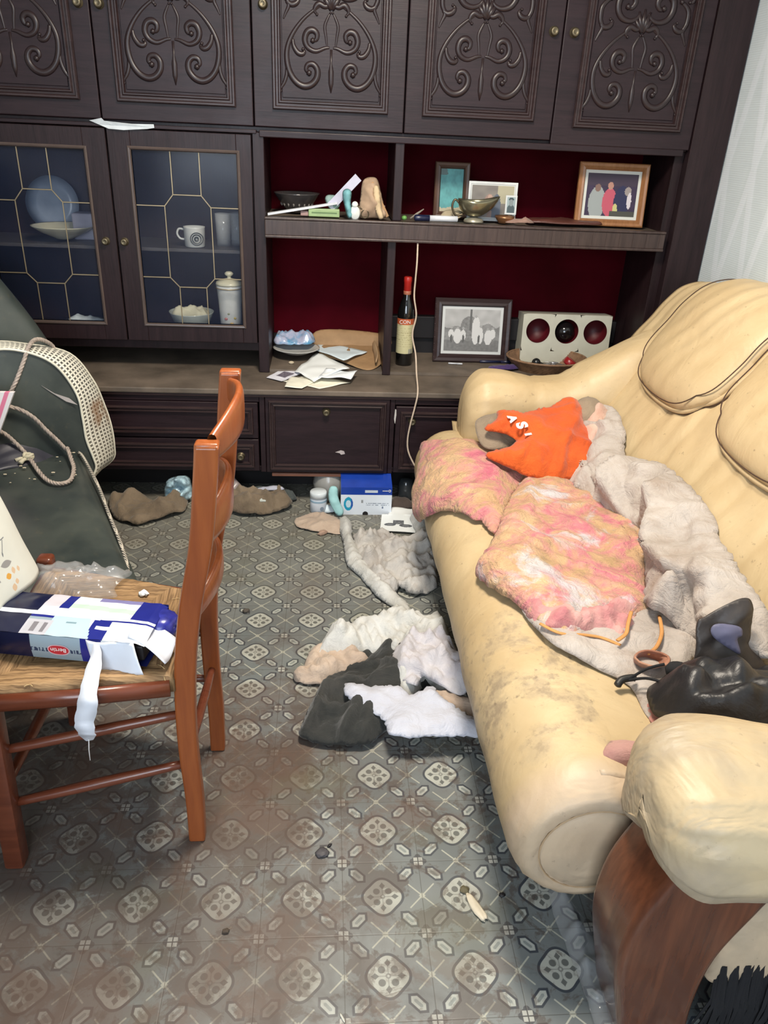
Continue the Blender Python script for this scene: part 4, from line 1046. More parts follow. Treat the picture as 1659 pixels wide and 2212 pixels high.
def trim(parent,pts,r,mat,h=.03,name='orange_trim'):
    bm=bmesh.new(); P=catmull([SM(a,b,h) for a,b in pts],6); tube(bm,P,r,7,flat=(Vector((0,0,1)),.6)); return mesh_obj(name,bm,mat,parent,True,label='orange edging tape')
M_TRIM=plain('orange_edging_tape',(.55,.26,.08),.8)
trim(g,[(.300,-1.062),(.33,-1.094),(.385,-1.073),(.44,-1.068),(.475,-1.092)],.0042,M_TRIM,.028)
trim(g,[(.532,-.990),(.507,-1.038),(.489,-1.074),(.460,-1.100)],.0045,M_TRIM,.046)
trim(g,[(.599,-.995),(.578,-1.058),(.545,-1.109),(.515,-1.135)],.0045,M_TRIM,.040)
cloth('pillow_case',[(.287,-.963),(.3,-1.053),(.342,-1.074),(.446,-1.040),(.489,-1.068),(.55,-.988),(.562,-.913),(.41,-.97),(.336,-.98)],SM,M_PINKY,'deep pink crumpled pillowcase edge showing from under the larger stained pad','pillowcase',bulk=.022,bw=.02,amp=.024,fs=12,stretch=3,ang=60,seed=15,thick=.003,crump=.7)
# rusty rolled cuff
bm=bmesh.new()
def cuff(u,v):
    a=2*PI*v; r=.034-.012*u+.003*noise.noise(Vector((math.cos(a)*2,math.sin(a)*2,u*4)))
    c=SM(.513,-1.162+.02*u,.050-.03*u); return c+Vector((math.cos(a)*r*1.05,math.sin(a)*r*.75,0))
grid_surface(bm,cuff,10,28,closev=True); solid(mesh_obj('rolled_cuff',bm,fabric('rusty_stained_cotton',(.34,.12,.06),(.50,.30,.20),9,(.14,.04,.02),.6),g,True,label='rust-stained rolled cuff'),.004)
cloth('rag',piece('pinkbit'),SM,M_PINKC,'faded pink rag poking out between sofa roll and the near arm','rag',bulk=.012,bw=.02,amp=.008,fs=12,seed=13,thick=.003)
# orange shirt slumped against the far arm
shp=plane_map((.70,-.22,.455),(1,0.06,0),(0,.245,.155))
shirt=[(-.068,.135),(-.023,.172),(-.011,.205),(.067,.195),(.155,.215),(.228,.262),(.263,.245),(.268,.165),(.285,.096),(.262,-.022),(.125,-.065),(.012,-.035),(-.080,.032),(-.011,.055),(.026,.085),(-.012,.112)]
os_=cloth('t_shirt',shirt,shp,M_ORANGE,'bright orange T-shirt with white lettering crumpled in the far corner of the sofa','shirt',bulk=.040,bw=.04,amp=.020,fs=8,stretch=4,ang=60,seed=21,crump=.6,thick=.003,edge_amp=.5,ragged=.002,sharp=2.2)
def text_mesh(s,size,mat,parent,M,ext=.0008,name='lettering',font_bold=0):
    cu=bpy.data.curves.new(name,'FONT'); cu.body=s; cu.size=size; cu.extrude=ext; cu.align_x='CENTER'; cu.align_y='CENTER'; cu.offset=font_bold
    tmp=bpy.data.objects.new('tmp',cu); COL.objects.link(tmp); bpy.context.view_layer.update()
    me=bpy.data.meshes.new_from_object(tmp); bpy.data.objects.remove(tmp); me.transform(M); me.name=name; me.materials.clear(); me.materials.append(mat)
    o=bpy.data.objects.new(name,me); COL.objects.link(o); return finish(o,parent)
M_PRINTW=plain('white_print',(.80,.78,.76),.6)
def on_plane(mp,a,b,h,ang):
    o=mp(a,b,h); u=(mp(a+1,b,h)-o).normalized(); v=(mp(a,b+1,h)-o).normalized(); n=u.cross(v)
    R=Matrix((u,v,n)).transposed().to_4x4()
    return Matrix.Translation(o)@R@Matrix.Rotation(math.radians(ang),4,'Z')
text_mesh('S',.048,M_PRINTW,os_,on_plane(shp,.034,.110,.060,-75),.001,font_bold=.0025)
text_mesh('A',.034,M_PRINTW,os_,on_plane(shp,.012,.142,.052,-75),.001,font_bold=.0025)
text_mesh('I',.026,M_PRINTW,os_,on_plane(shp,.050,.078,.056,-80),.001,font_bold=.0025)
tpm=plane_map((.52,-.16,.445),(1,0,0),(0,.22,.12))
cloth('pullover',[(.090,.144),(.12,.178),(.191,.190),(.25,.150),(.245,.068),(.142,.038),(.098,.062)],tpm,M_TAUPE,'taupe brown pullover showing under the left side of the orange T-shirt','pullover',bulk=.03,bw=.05,amp=.012,fs=7,seed=25,thick=.003,edge_amp=.5)
tpm2=plane_map((.90,-.10,.50),(1,0,0.15),(0,.22,.16))
cloth('pullover',[(.045,.095),(.082,.140),(.130,.128),(.142,.069),(.113,.030),(.055,.03)],tpm2,M_TAUPE,'taupe brown cloth bunched behind the right shoulder of the orange T-shirt','pullover',bulk=.035,bw=.04,amp=.014,fs=9,seed=27,thick=.003,edge_amp=.5)
tpm3=plane_map((.93,-.13,.50),(1,0,0.2),(0,.22,.10))
cloth('rag',[(.04,.081),(.1,.142),(.128,.107),(.110,.040),(.050,-.030),(.020,-.045),(.025,.02)],tpm3,fabric('pale_peach_cotton',(.52,.32,.25),(.62,.45,.36),8,(.34,.14,.08),.4),'pale peach rag tucked between the orange T-shirt and the fleece blanket','rag',bulk=.02,bw=.03,amp=.014,fs=10,seed=29,thick=.003)
# black leather bag with drawstring
bag=thing('drawstring_bag','black crumpled leather bag with a drawstring on the near end of the sofa seat','bag',SM(.66,-1.26,0))
mb=Mat('black_crumpled_leather',rough=.42,spec=.5); v=mb.coords(); n=mb.noise(v,9,5,.6,.5); mb.color(mb.mix(n.ramp(.35,.7),(.006,.006,.007),(.024,.022,.024))); mb.bump(n+mb.noise(v,60,3)*.2,.5,.01); M_BAG=mb.m
bp=plane_map((.80,-1.30,.40),(1,0,0),(0,1,.06))
cloth('bag_body',[(-.062,.031),(-.040,.066),(.010,.090),(.046,.088),(.10,.09),(.22,.10),(.34,.10),(.36,-.12),(.15,-.12),(.036,-.10),(-.026,-.07),(-.058,-.02)],bp,M_BAG,None,None,bulk=.060,bw=.045,amp=.042,fs=7,stretch=2.5,ang=-15,seed=33,crump=.7,thick=.004,edge_amp=.6,parent=bag,sharp=1.3)
fp=plane_map((.845,-1.20,.47),(1,.0,0),(0.25,.42,.95))
def flapshape(dx,dy,x,y): return .006*math.sin(dx*40)
cloth('bag_flap',[(-.012,-.075),(.002,.006),(.004,.067),(.021,.080),(.063,.104),(.098,.116),(.112,.103),(.110,.044),(.108,.020),(.150,-.03),(.12,-.10),(.03,-.10)],fp,plain('brown_black_leather_flap',(.030,.024,.022),.5,bump=.15),'stiff dull leather flap standing up',None,bulk=.006,bw=.03,amp=.007,fs=8,seed=35,thick=.005,shape=flapshape,parent=bag)
cloth('lining',[(.026,.037),(.032,.058),(.079,.053),(.087,.037),(.077,.028),(.085,.0),(.062,.010)],plane_map((.845,-1.212,.487),(1,.0,0),(0.25,.42,.95)),plain('bluish_grey_lining',(.11,.11,.18),.6),'bluish grey lining',None,bulk=.004,bw=.02,amp=.005,fs=14,seed=36,thick=.002,parent=bag)
bm=bmesh.new()
k0=SM(.442,-1.212,.03)
for q in ((.775,-1.23,.475),(.765,-1.26,.455)):
    tube(bm,catmull([k0,k0.lerp(Vector(q),.5)+Vector((0,0,.008)),Vector(q)],6),.0028,6)
mesh_obj('drawstring',bm,M_BLACKFRINGE,bag,True)
bm=bmesh.new(); tube(bm,catmull([k0+Vector((-.022,-.010,-.006)),k0+Vector((-.01,0,.002)),k0+Vector((.012,.004,.004)),k0+Vector((.02,.002,.004))],5),[.003]+[.0075]*14+[.005],8)
mesh_obj('cord_stopper',bm,plain('black_cord_lock',(.012,.011,.01),.5),bag,True)
bm=bmesh.new(); lathe(bm,[(0,.0),(.02,.0),(.024,.01),(.020,.02),(.0,.022)],c=(.800,-1.235,.455),n=14,sx=1.,sy=.7); mesh_obj('toggle',bm,M_BLACKFRINGE,bag,True)
# pinkish bundle and wood showing at the near joint
cloth('sock',[(-.05,-.012),(-.02,.022),(.03,.022),(.055,.0),(.03,-.022),(-.02,-.025)],plane_map((.652,-1.395,.405),(1,-.1,0),(0,1,.2)),fabric('dusty_pink_knit',(.36,.18,.16),(.46,.26,.22),14),'small dusty pink sock wedged where the sofa roll meets the near arm','sock',bulk=.022,bw=.014,amp=.004,fs=14,seed=41,thick=.002)
# ---- heaps on the floor ----
cloth('scarf',piece('strip'),FL,M_WHITE,'long white twisted cloth strip trailing over the tiles towards the white heap','cloth',bulk=.030,bw=.018,amp=.014,fs=14,stretch=5,ang=-65,seed=51,thick=.003,ragged=.003)
cloth('rag',piece('rag'),FL,M_GREYC,'thin greyish white rag spread over the tiles beside the long white strip','rag',bulk=.010,bw=.02,amp=.034,fs=14,stretch=2.4,ang=20,seed=53,crump=.9,thick=.002,ragged=.008,sharp=1.8)
cloth('rag',piece('beige_back'),FL,M_BEIGE,'flat cream-beige rag on the tiles in front of the small white jar','rag',bulk=.008,bw=.02,amp=.012,fs=11,stretch=3,ang=-20,seed=55,thick=.002,ragged=.004)
cloth('sheet',piece('white_pile'),FL,M_WHITE,'big crumpled white sheet heaped on the floor against the sofa','sheet',bulk=.040,bw=.03,amp=.036,fs=11,stretch=2.4,ang=35,seed=57,crump=.8,thick=.003,ragged=.006,edge_amp=.35,sharp=1.5)
lil=[(.33,-.62),(.40,-.56),(.47,-.60),(.50,-.70),(.505,-.80),(.47,-.83),(.42,-.80),(.385,-.76),(.36,-.80),(.325,-.77),(.31,-.70)]
cloth('shirt',lil,lambda a,b,h: Vector((a,b,h+.055)),M_LILAC,'lilac-tinged white shirt bunched on top of the white sheet heap','shirt',bulk=.026,bw=.03,amp=.030,fs=13,stretch=2.4,ang=-50,seed=59,crump=.8,thick=.003,ragged=.004,edge_amp=.4)
cloth('rag',piece('beige_near'),FL,M_BEIGE,'beige-pink cloth lying left of the black trousers on the floor','rag',bulk=.014,bw=.025,amp=.024,fs=11,ang=15,seed=61,crump=.8,thick=.003,ragged=.003)
cloth('trousers',piece('black'),FL,M_BLACKC,'black faded trousers crumpled on the tiles under the white cloths','trousers',bulk=.022,bw=.03,amp=.036,fs=8,stretch=3,ang=60,seed=63,crump=.6,thick=.004,ragged=.003)
cloth('towel',piece('blue_white'),lambda a,b,h: Vector((a,b,h+.052)),M_WHITE2,'bluish white frayed cloth lying nearest on the floor heap','towel',bulk=.022,bw=.03,amp=.013,fs=6,stretch=3,ang=-30,seed=65,crump=.7,thick=.003,ragged=.010,edge_amp=.5)
cloth('rag',piece('beige_right'),lambda a,b,h: Vector((a,b,h+.03)),M_BEIGE,'beige rag squeezed between the white heap and the sofa roll','rag',bulk=.018,bw=.02,amp=.014,fs=13,ang=-10,seed=67,thick=.003,ragged=.003)
jk=cloth('work_jacket',piece('jacket'),FL,M_BROWNC,'grey-brown jacket lying on the floor under the cabinet, right of the dining chair','jacket',bulk=.028,bw=.03,amp=.036,fs=9,stretch=3.5,ang=10,seed=69,crump=.6,thick=.003,ragged=.003)
cloth('floor_cloth',piece('brown_cloth'),FL,M_BROWNC,'muddy brown cloth on the floor between the armchair and the dining chair','cloth',bulk=.022,bw=.03,amp=.034,fs=9,stretch=4,ang=5,seed=71,crump=.6,thick=.003,ragged=.003)
# crumpled plastic sheeting beside the sofa end
cloth('plastic_sheet',[(.585,-1.33),(.62,-1.40),(.66,-1.50),(.66,-1.66),(.62,-1.80),(.58,-1.80),(.59,-1.62),(.585,-1.52),(.575,-1.42)],FL,M_CLEAR,'dusty translucent plastic sheet lying along the near foot of the sofa','plastic',bulk=.02,bw=.02,amp=.02,fs=10,stretch=5,ang=80,seed=73,thick=.001,ragged=.002)
# ---------------- small things ----------------
def cmat(name,rough=.5,spec=.4,bump=0):
    m=Mat(name,(.5,.5,.5),rough,spec=spec); m.color(m.attr('Col'))
    if bump: m.bump(m.noise(m.coords(),90,3),bump,.002)
    return m.m
M_COLP=cmat('printed_paper',.45); M_COLG=cmat('glossy_printed_card',.25)
def painted(name,pos,col,nu,nv,mat,parent=None,label=None,cat=None,thick=0.,group=None,smooth=False):
    """a sheet with a printed picture: pos(u,v)->point, col(u,v)->linear rgb"""
    bm=bmesh.new(); cl=bm.loops.layers.float_color.new('Col')
    G=[[bm.verts.new(pos(i/nu,j/nv)) for j in range(nv+1)] for i in range(nu+1)]
    for i in range(nu):
        for j in range(nv):
            f=bm.faces.new((G[i][j],G[i+1][j],G[i+1][j+1],G[i][j+1])); c=tuple(col((i+.5)/nu,(j+.5)/nv))+(1,)
            for lp in f.loops: lp[cl]=c
    o=mesh_obj(name,bm,mat,parent,smooth,label=label,cat=cat,group=group,fix=False)
    if thick: solid(o,thick)
    return o
def frame_obj(nm,label,cx,y,z0,w,h,t,lean,yaw,fmat,mat_col,picfn,border,fr=.014,stand=True,cat='picture frame',matt=.02,back=None,res=56):
    """standing photo frame: outer w x h, frame width t"""
    T=thing(nm,label,cat,(cx,y,z0)); M=RT((cx,y,z0),rx=-lean,rz=yaw)
    bm=bmesh.new()
    prof=[(0,0),(0,.8),(.15,1),(.5,.85),(.8,1),(1,.4),(1,0)]
    rings=[]
    for a,b in prof:
        i=a*t; yy=-b*fr
        rings.append([bm.verts.new(M@Vector(p)) for p in ((-w/2+i,yy,i),(w/2-i,yy,i),(w/2-i,yy,h-i),(-w/2+i,yy,h-i))])
    for A_,B_ in zip(rings,rings[1:]):
        for k in range(4): bm.faces.new((A_[k],A_[(k+1)%4],B_[(k+1)%4],B_[k]))
    bk=[bm.verts.new(M@Vector(p)) for p in ((-w/2,.004,0),(w/2,.004,0),(w/2,.004,h),(-w/2,.004,h))]
    for k in range(4): bm.faces.new((rings[0][k],rings[0][(k+1)%4],bk[(k+1)%4],bk[k]))
    bm.faces.new(bk)
    mesh_obj('frame',bm,fmat,T)
    iw,ih=w-2*t,h-2*t
    def col(u,v):
        a,b=u*iw,v*ih
        if a<matt or a>iw-matt or b<matt or b>ih-matt: return mat_col
        return picfn((a-matt)/(iw-2*matt),(b-matt)/(ih-2*matt))
    painted('photograph',lambda u,v: M@Vector((-iw/2+u*iw,-.003,t+v*ih)),col,res,int(res*ih/iw),M_COLP,T)
    if stand:
        bm=bmesh.new(); box(bm,-w*.12,w*.12,.004,.008,0,h*.7,M=M@RT((0,0,0),rx=math.radians(-0)))
        L=[v for v in bm.verts]; 
        for v in L:
            q=M.inverted()@v.co
            v.co=M@Vector((q.x,q.y+(h*.7-q.z)*math.tan(math.radians(22)) ,q.z+ (0)))
        for v in L:
            if v.co.z<z0: v.co.z=z0+.001
        mesh_obj('easel_back',bm,M_BLACKIN,T)
    return T
def blob(u,v,cx,cy,rx,ry): return ((u-cx)/rx)**2+((v-cy)/ry)**2<1
# -- turquoise picture in a plain wooden frame
def pic_turq(u,v):
    n=noise.noise(Vector((u*4,v*6,1)))*.5+noise.noise(Vector((u*12,v*14,4)))*.3
    b=(.10,.33,.34); c=[x*(1+.5*n) for x in b]
    if v>.86 and u<.25+.2*n: c=[.10,.16,.16]
    if v<.1+.1*n: c=[.45,.40,.28]
    return c
frame_obj('photo_frame','plain brown wooden frame holding a turquoise picture on the upper shelf',.600,.80,1.072,.135,.200,.0235,.12,0,plain('brown_wood_frame',(.085,.042,.026),.45),(.10,.33,.34),pic_turq,0,matt=.0)
# -- white edged photograph
def pic_group(u,v):
    n=noise.noise(Vector((u*5,v*5,2)))*.5
    c=[.20+.1*n,.18+.1*n,.16+.08*n]
    if u>.62 and v>.45: c=[.40,.37,.26]
    if blob(u,v,.42,.30,.13,.45): c=[.30,.20,.17]
    if blob(u,v,.44,.62,.06,.10): c=[.45,.30,.24]
    if blob(u,v,.60,.25,.11,.5): c=[.10,.12,.16]
    if blob(u,v,.25,.2,.15,.35): c=[.25,.22,.20]
    return c
t2=frame_obj('photo_frame','white-edged colour photograph standing on the upper shelf beside the turquoise picture',.752,.742,1.072,.188,.140,.010,.10,-.05,plain('white_photo_edge',(.60,.62,.62),.5),(.62,.64,.62),pic_group,0,fr=.003,matt=.004)
M2=RT((.822,.724,1.1),rx=-.1,rz=-.05)
def pic_small(u,v):
    if u<.12 or u>.88 or v<.08 or v>.92: return (.60,.62,.62)
    if blob(u,v,.5,.62,.2,.18): return (.22,.26,.27)
    if blob(u,v,.5,.8,.22,.08): return (.03,.05,.06)
    if blob(u,v,.5,.2,.34,.34): return (.06,.09,.10)
    return (.30,.38,.40)
painted('snapshot',lambda u,v: M2@Vector((-.022+u*.044,0,.0+v*.068)),pic_small,22,34,M_COLP,None,'tiny black and white portrait snapshot tucked against the white-edged photograph','photograph',.001)
# -- big frame on the right
def pic_party(u,v):
    n=noise.noise(Vector((u*6,v*6,8)))*.5
    c=[.035+.02*n,.022+.01*n,.055+.03*n]
    if v>.72: c=[.045,.03,.055]
    if blob(u,v,.22,.30,.17,.40): c=[.30,.33,.33]
    if blob(u,v,.22,.66,.06,.09): c=[.20,.12,.10]
    if blob(u,v,.47,.33,.14,.34): c=[.48,.085,.13]
    if blob(u,v,.47,.72,.055,.09): c=[.42,.22,.17]
    if blob(u,v,.72,.35,.16,.38): c=[.02,.022,.07]
    if blob(u,v,.83,.60,.07,.11): c=[.30,.26,.25]
    if blob(u,v,.87,.38,.045,.20): c=[.60,.56,.60]
    if blob(u,v,.60,.13,.05,.17): c=[.50,.48,.20]
    if v<.12 and u>.5: c=[.06,.06,.05]
    return c
frame_obj('photo_frame','large light-brown wooden frame with a colour photograph of people, right end of upper shelf',1.208,.715,1.072,.268,.225,.026,.14,-.06,wood('honey_wood_frame',(.24,.10,.035),(.36,.165,.065),.4,'Z',2),(.60,.62,.58),pic_party,0,matt=.012,res=80)
# -- black and white photo, lower niche
def pic_wedding(u,v):
    n=noise.noise(Vector((u*7,v*6,3))); n2=noise.noise(Vector((u*22,v*20,5)))
    g=.22+.08*n+.05*n2
    if v<.26+.03*n: g=.17+.04*n2
    if v>.62+.12*n: g=.42+.1*n
    if blob(u,v,.45,.60,.16,.24) : g=.20+.08*n2
    if abs(u-.47)<.02 and v>.5: g=.12
    for cx,cy,rx,ry in ((.12,.42,.05,.10),(.24,.36,.075,.18),(.34,.38,.05,.13),(.57,.50,.075,.34),(.66,.38,.045,.2),(.80,.34,.07,.18),(.88,.42,.05,.12)):
        if blob(u,v,cx,cy,rx,ry): g=.60
    for cx,cy in ((.13,.56),(.24,.56),(.34,.555),(.56,.84),(.66,.6),(.79,.54),(.88,.56)):
        if blob(u,v,cx,cy,.022,.032): g=.34
    for cx in (.13,.345,.63): 
        if blob(u,v,cx,.30,.02,.10): g=.10
    return (g,g*1.0,g*1.0)
wf=frame_obj('photo_frame','dark carved frame with a black and white group photograph in the lower niche',.735,.80,.498,.325,.262,.033,.16,0,M_MOULD,(.58,.60,.60),pic_wedding,0,matt=.012,res=90)
bm=bmesh.new(); 
for k in range(9):
    Mw=RT((.735,.80,.498),rx=-.16); bmesh.ops.create_icosphere(bm,subdivisions=1,radius=.0045,matrix=Mw@Matrix.Translation((-.160,-.010,.02+k*.027)))
mesh_obj('beading',bm,M_MOULD,wf,True)
# -- cream box with three round holes
cb=thing('speaker_box','cream box with three round red-lined holes standing in the lower right niche','box',(1.145,.85,.498))
W_,H_,Dp=.385,.205,.10; Mc=RT((1.147,.815,.498),rx=-.10,rz=-.01)
M_CREAM=plain('cream_painted_board',(.54,.53,.44),.5,var=.06)
bm=bmesh.new()
holes=[(-.118,.135),(.0,.135),(.122,.135)]; R_=.051
# front plate: grid of cells around circles by bridging squares to circles
def plate(bm,cx,cz,hw,z0,z1,r,n=40):
    sq=[]; ci=[]
    for k in range(n):
        a=2*PI*k/n; c_,s_=math.cos(a),math.sin(a)
        m_=max(abs(c_)/hw,abs(s_)/((z1-cz) if s_>0 else (cz-z0)))
        sq.append(bm.verts.new(Mc@Vector((cx+c_/m_,0,cz+s_/m_)))); ci.append(bm.verts.new(Mc@Vector((cx+r*c_,0,cz+r*s_))))
    for k in range(n): bm.faces.new((sq[k],sq[(k+1)%n],ci[(k+1)%n],ci[k]))
plate(bm,-.125,.135,.0675,.05,H_,R_); plate(bm,.0,.135,.0575,.05,H_,R_); plate(bm,.125,.135,.0675,.05,H_,R_)
def quad(bm,M,*ps): return bm.faces.new([bm.verts.new(M@Vector(p)) for p in ps])
quad(bm,Mc,(-W_/2,0,0.0),(W_/2,0,0.0),(W_/2,0,.05),(-W_/2,0,.05))
quad(bm,Mc,(-W_/2,0,H_),(W_/2,0,H_),(W_/2,Dp,H_),(-W_/2,Dp,H_)); quad(bm,Mc,(-W_/2,0,0),(-W_/2,0,H_),(-W_/2,Dp,H_),(-W_/2,Dp,0)); quad(bm,Mc,(W_/2,0,0),(W_/2,0,H_),(W_/2,Dp,H_),(W_/2,Dp,0)); quad(bm,Mc,(-W_/2,Dp,0),(-W_/2,Dp,H_),(W_/2,Dp,H_),(W_/2,Dp,0)); quad(bm,Mc,(-W_/2,0,0),(-W_/2,Dp,0),(W_/2,Dp,0),(W_/2,0,0))
mesh_obj('body',bm,M_CREAM,cb)
for i,x in enumerate((-.125,.0,.125)):
    bm=bmesh.new(); r=R_
    rings=[[bm.verts.new(Mc@Vector((x+rr*math.cos(2*PI*k/36),d,.135+rr*math.sin(2*PI*k/36)))) for k in range(36)] for rr,d in ((r,-.001),(r*.98,.02),(r*.94,.075))]
    for a,b in zip(rings,rings[1:]):
        for k in range(36): bm.faces.new((a[k],a[(k+1)%36],b[(k+1)%36],b[k]))
    bm.faces.new(rings[-1])
    mesh_obj('red_socket',bm,plain('red_socket_lining',(.085,.003,.008),.5),cb,True,label='red-lined round hole')
bm=bmesh.new(); bmesh.ops.create_uvsphere(bm,u_segments=28,v_segments=16,radius=.044,matrix=Mc@Matrix.Translation((0,.035,.130)))
finish(mesh_obj('dark_ball',bm,plain('glossy_black_ball',(.008,.006,.007),.1,spec=.7),None,True),None,'glossy black ball sitting in the middle hole of the cream box','ball')
# -- bottle
bt=thing('wine_bottle','dark glass bottle with red cap and cream label standing left in the lower right niche','bottle',(.443,.742,.498))
bc=(.443,.742,.498)
bm=bmesh.new(); lathe(bm,[(0,.003),(.030,.0),(.034,.006),(.0345,.20),(.033,.225),(.024,.255),(.0165,.275),(.0145,.30),(.0140,.352),(0,.353)],c=bc,n=32)
mesh_obj('glass_body',bm,plain('near_black_bottle_glass',(.006,.006,.006),.07,spec=.8),bt,True)
bm=bmesh.new(); lathe(bm,[(.0150,.300),(.0158,.301),(.0155,.334),(.0165,.336),(.0165,.352),(.013,.356),(0,.357)],c=bc,n=28)
mesh_obj('cap',bm,plain('red_foil_cap',(.42,.02,.015),.35),bt,True,label='red foil cap')
bm=bmesh.new(); lathe(bm,[(.0152,.286),(.0158,.287),(.0158,.301),(.0152,.302)],c=bc,n=28,cap=False); mesh_obj('neck_band',bm,plain('orange_neck_band',(.40,.14,.08),.4),bt,True)
def labcol(u,v):
    if v>.84: return (.50,.11,.04)
    if v<.13 and .62<u<.8 and int(u*160)%2: return (.25,.25,.24)
    if .2<v<.74 and int(v*46)%3==0 and noise.noise(Vector((u*60,v*40,1)))>.05: return (.40,.36,.20)
    return (.58,.54,.32)
painted('label',lambda u,v: Vector((bc[0]+.0350*math.sin((u-.5)*3.4),bc[1]-.0350*math.cos((u-.5)*3.4),bc[2]+.052+v*.142)),labcol,48,60,M_COLP,bt,smooth=True)
Mt=RT((bc[0]-.006,bc[1]-.0357,bc[2]+.182),rx=PI/2)
text_mesh('CON',.020,M_PRINTW,bt,Mt,.0003)
# -- cord hanging in front of the niche
M_CORD=plain('off_white_flex',(.52,.42,.33),.7)
bm=bmesh.new(); P=catmull([(.457,.60,1.0),(.457,.588,.93),(.455,.586,.874),(.454,.585,.805),(.466,.585,.734),(.455,.58,.662),(.470,.56,.589),(.471,.50,.530),(.468,.40,.486),(.459,.388,.43),(.445,.384,.36),(.438,.382,.30),(.444,.378,.25),(.47,.36,.20),(.50,.33,.165)],8)
tube(bm,P,[.0034+.0005*noise.noise(Vector((i*.7,0,0))) for i in range(len(P))],7)
finish(mesh_obj('cord',bm,M_CORD,None,True),None,'off-white cord hanging from the upper shelf down past the bottle to behind the sofa','cord')
# -- wicker basket with odds and ends
bk=thing('wicker_basket','shallow round wicker basket of odds and ends on the worktop behind the sofa arm','basket',(1.045,.73,.484))
bcx=(1.048,.735,.485)
bm=bmesh.new()
def bask(u,v):
    a=2*PI*u; t=v
    r=.118+.038*t; z=.0+.055*t
    r+=.0022*math.sin(a*48+ (PI if int(t*8)%2 else 0))
    return Vector((bcx[0]+r*1.06*math.cos(a),bcx[1]+r*.86*math.sin(a),bcx[2]+.004+z))
grid_surface(bm,bask,144,12,closeu=True); 
wk=plain('brown_wicker',(.22,.125,.07),.6,var=.3,scale=40); solid(mesh_obj('wall',bm,wk,bk,True),.004)
bm=bmesh.new(); lathe(bm,[(0,.003),(.118,.003),(.118,.007),(0,.007)],c=bcx,n=40,sx=1.06,sy=.86); mesh_obj('bottom',bm,wk,bk)
bm=bmesh.new(); tube(bm,[(bcx[0]+.158*1.06*math.cos(a)+.001*math.sin(a*30),bcx[1]+.158*.86*math.sin(a),bcx[2]+.060) for a in [2*PI*k/72 for k in range(72)]],.0048,7,closed=True); mesh_obj('rim',bm,wk,bk,True)
def small(nm,bm,mat,label,cat,smooth=True,group=None,kind=None): return finish(mesh_obj(nm,bm,mat,None,smooth),None,label,cat,group,kind)
z=bcx[2]+.014
bm=bmesh.new(); tube(bm,[(.97,.70,z+.012),(1.0,.685,z+.018),(1.03,.69,z+.02)],.010,10); tube(bm,[(.965,.735,z+.008),(1.01,.72,z+.025),(1.045,.70,z+.012)],.008,10); bmesh.ops.create_uvsphere(bm,u_segments=16,v_segments=10,radius=.019,matrix=Matrix.Translation((1.0,.715,z+.026)))
small('black_clutter',bm,plain('shiny_black_plastic',(.012,.012,.013),.2,spec=.6),'tangle of shiny black plastic bits heaped in the wicker basket','clutter')
M_STEEL=plain('scratched_steel',(.55,.55,.58),.22,.9)
for k,(x,y,a,l,lb) in enumerate(((1.05,.70,.1,.07,'bright steel spoon lowest among the bits in the middle of the wicker basket'),(1.065,.72,-.25,.06,'steel spoon angled towards the red lid in the wicker basket'),(1.03,.675,.2,.055,'shortest steel spoon, nearest the front rim of the wicker basket'))):
    bm=bmesh.new(); d=Vector((math.cos(a),math.sin(a),0)); c=Vector((x,y,z+.024+.004*k)); tube(bm,catmull([c-d*l/2,c-d*l*.2,c+d*l*.2,c+d*l/2],5),[.003,.003,.0028,.0028,.0028,.0032,.004,.006,.008,.009,.009,.0085,.008,.007,.005,.003],9,flat=(Vector((0,0,1)),.3))
    small('spoon',bm,M_STEEL,lb,'spoon',group='spoons in the wicker basket')
bm=bmesh.new(); M_=RT((1.145,.715,z+.030),rx=.3,ry=.5,rz=.4); lathe(bm,[(0,-.014),(.026,-.014),(.028,-.008),(.028,.010),(.022,.014),(0,.014)],n=24,M=M_)
small('red_lid',bm,plain('dark_red_plastic',(.28,.012,.015),.3),'dark red round lid at the right side of the wicker basket','lid')
cloth('purple_cloth',[(-.06,-.03),(-.05,.02),(.02,.03),(.07,.01),(.06,-.035),(0,-.045)],lambda a,b,h: Vector((1.10+a,.675+b,z+.004+h)),fabric('dark_purple_cloth',(.035,.015,.10),(.07,.03,.17),9),'dark purple cloth scrap inside the wicker basket','cloth',bulk=.014,bw=.02,amp=.006,fs=14,seed=90,thick=.002)
cloth('purple_cloth',[(-.07,-.02),(-.05,.02),(.0,.012),(.05,.03),(.06,-.01),(.0,-.035)],lambda a,b,h: Vector((.865+a,.70+b,.498+h)),fabric('dark_purple_scrap',(.035,.015,.09),(.06,.03,.14),9),'dark purple cloth scrap on the niche floor left of the wicker basket','cloth',bulk=.010,bw=.02,amp=.008,fs=14,seed=91,thick=.002)
def pen(x,y,z_,a,l,r,m1,m2,label,nm='pen'):
    T=thing(nm,label,'pen',(x,y,z_)); d=Vector((math.cos(a),math.sin(a),0)); c=Vector((x,y,z_+r))
    bm=bmesh.new(); tube(bm,[c-d*l*.5,c-d*l*.49,c+d*l*.15],[r*.7,r,r],12); mesh_obj('barrel',bm,m1,T,True)
    bm=bmesh.new(); tube(bm,[c+d*l*.15,c+d*l*.47,c+d*l*.5],[r*1.08,r*1.08,r*.7],12); mesh_obj('pen_cap',bm,m2,T,True); return T
M_NAVY=plain('navy_plastic',(.012,.016,.05),.3); M_WHITEP=plain('white_plastic',(.62,.64,.68),.35)
pen(.845,.79,.498,.03,.14,.006,M_NAVY,M_NAVY,'dark navy ballpoint pen in front of the black and white photograph')
pen(.665,.755,.498,-.1,.06,.0035,M_WHITEP,M_WHITEP,'short whitish pencil stub in front of the black and white photograph','pencil_stub')
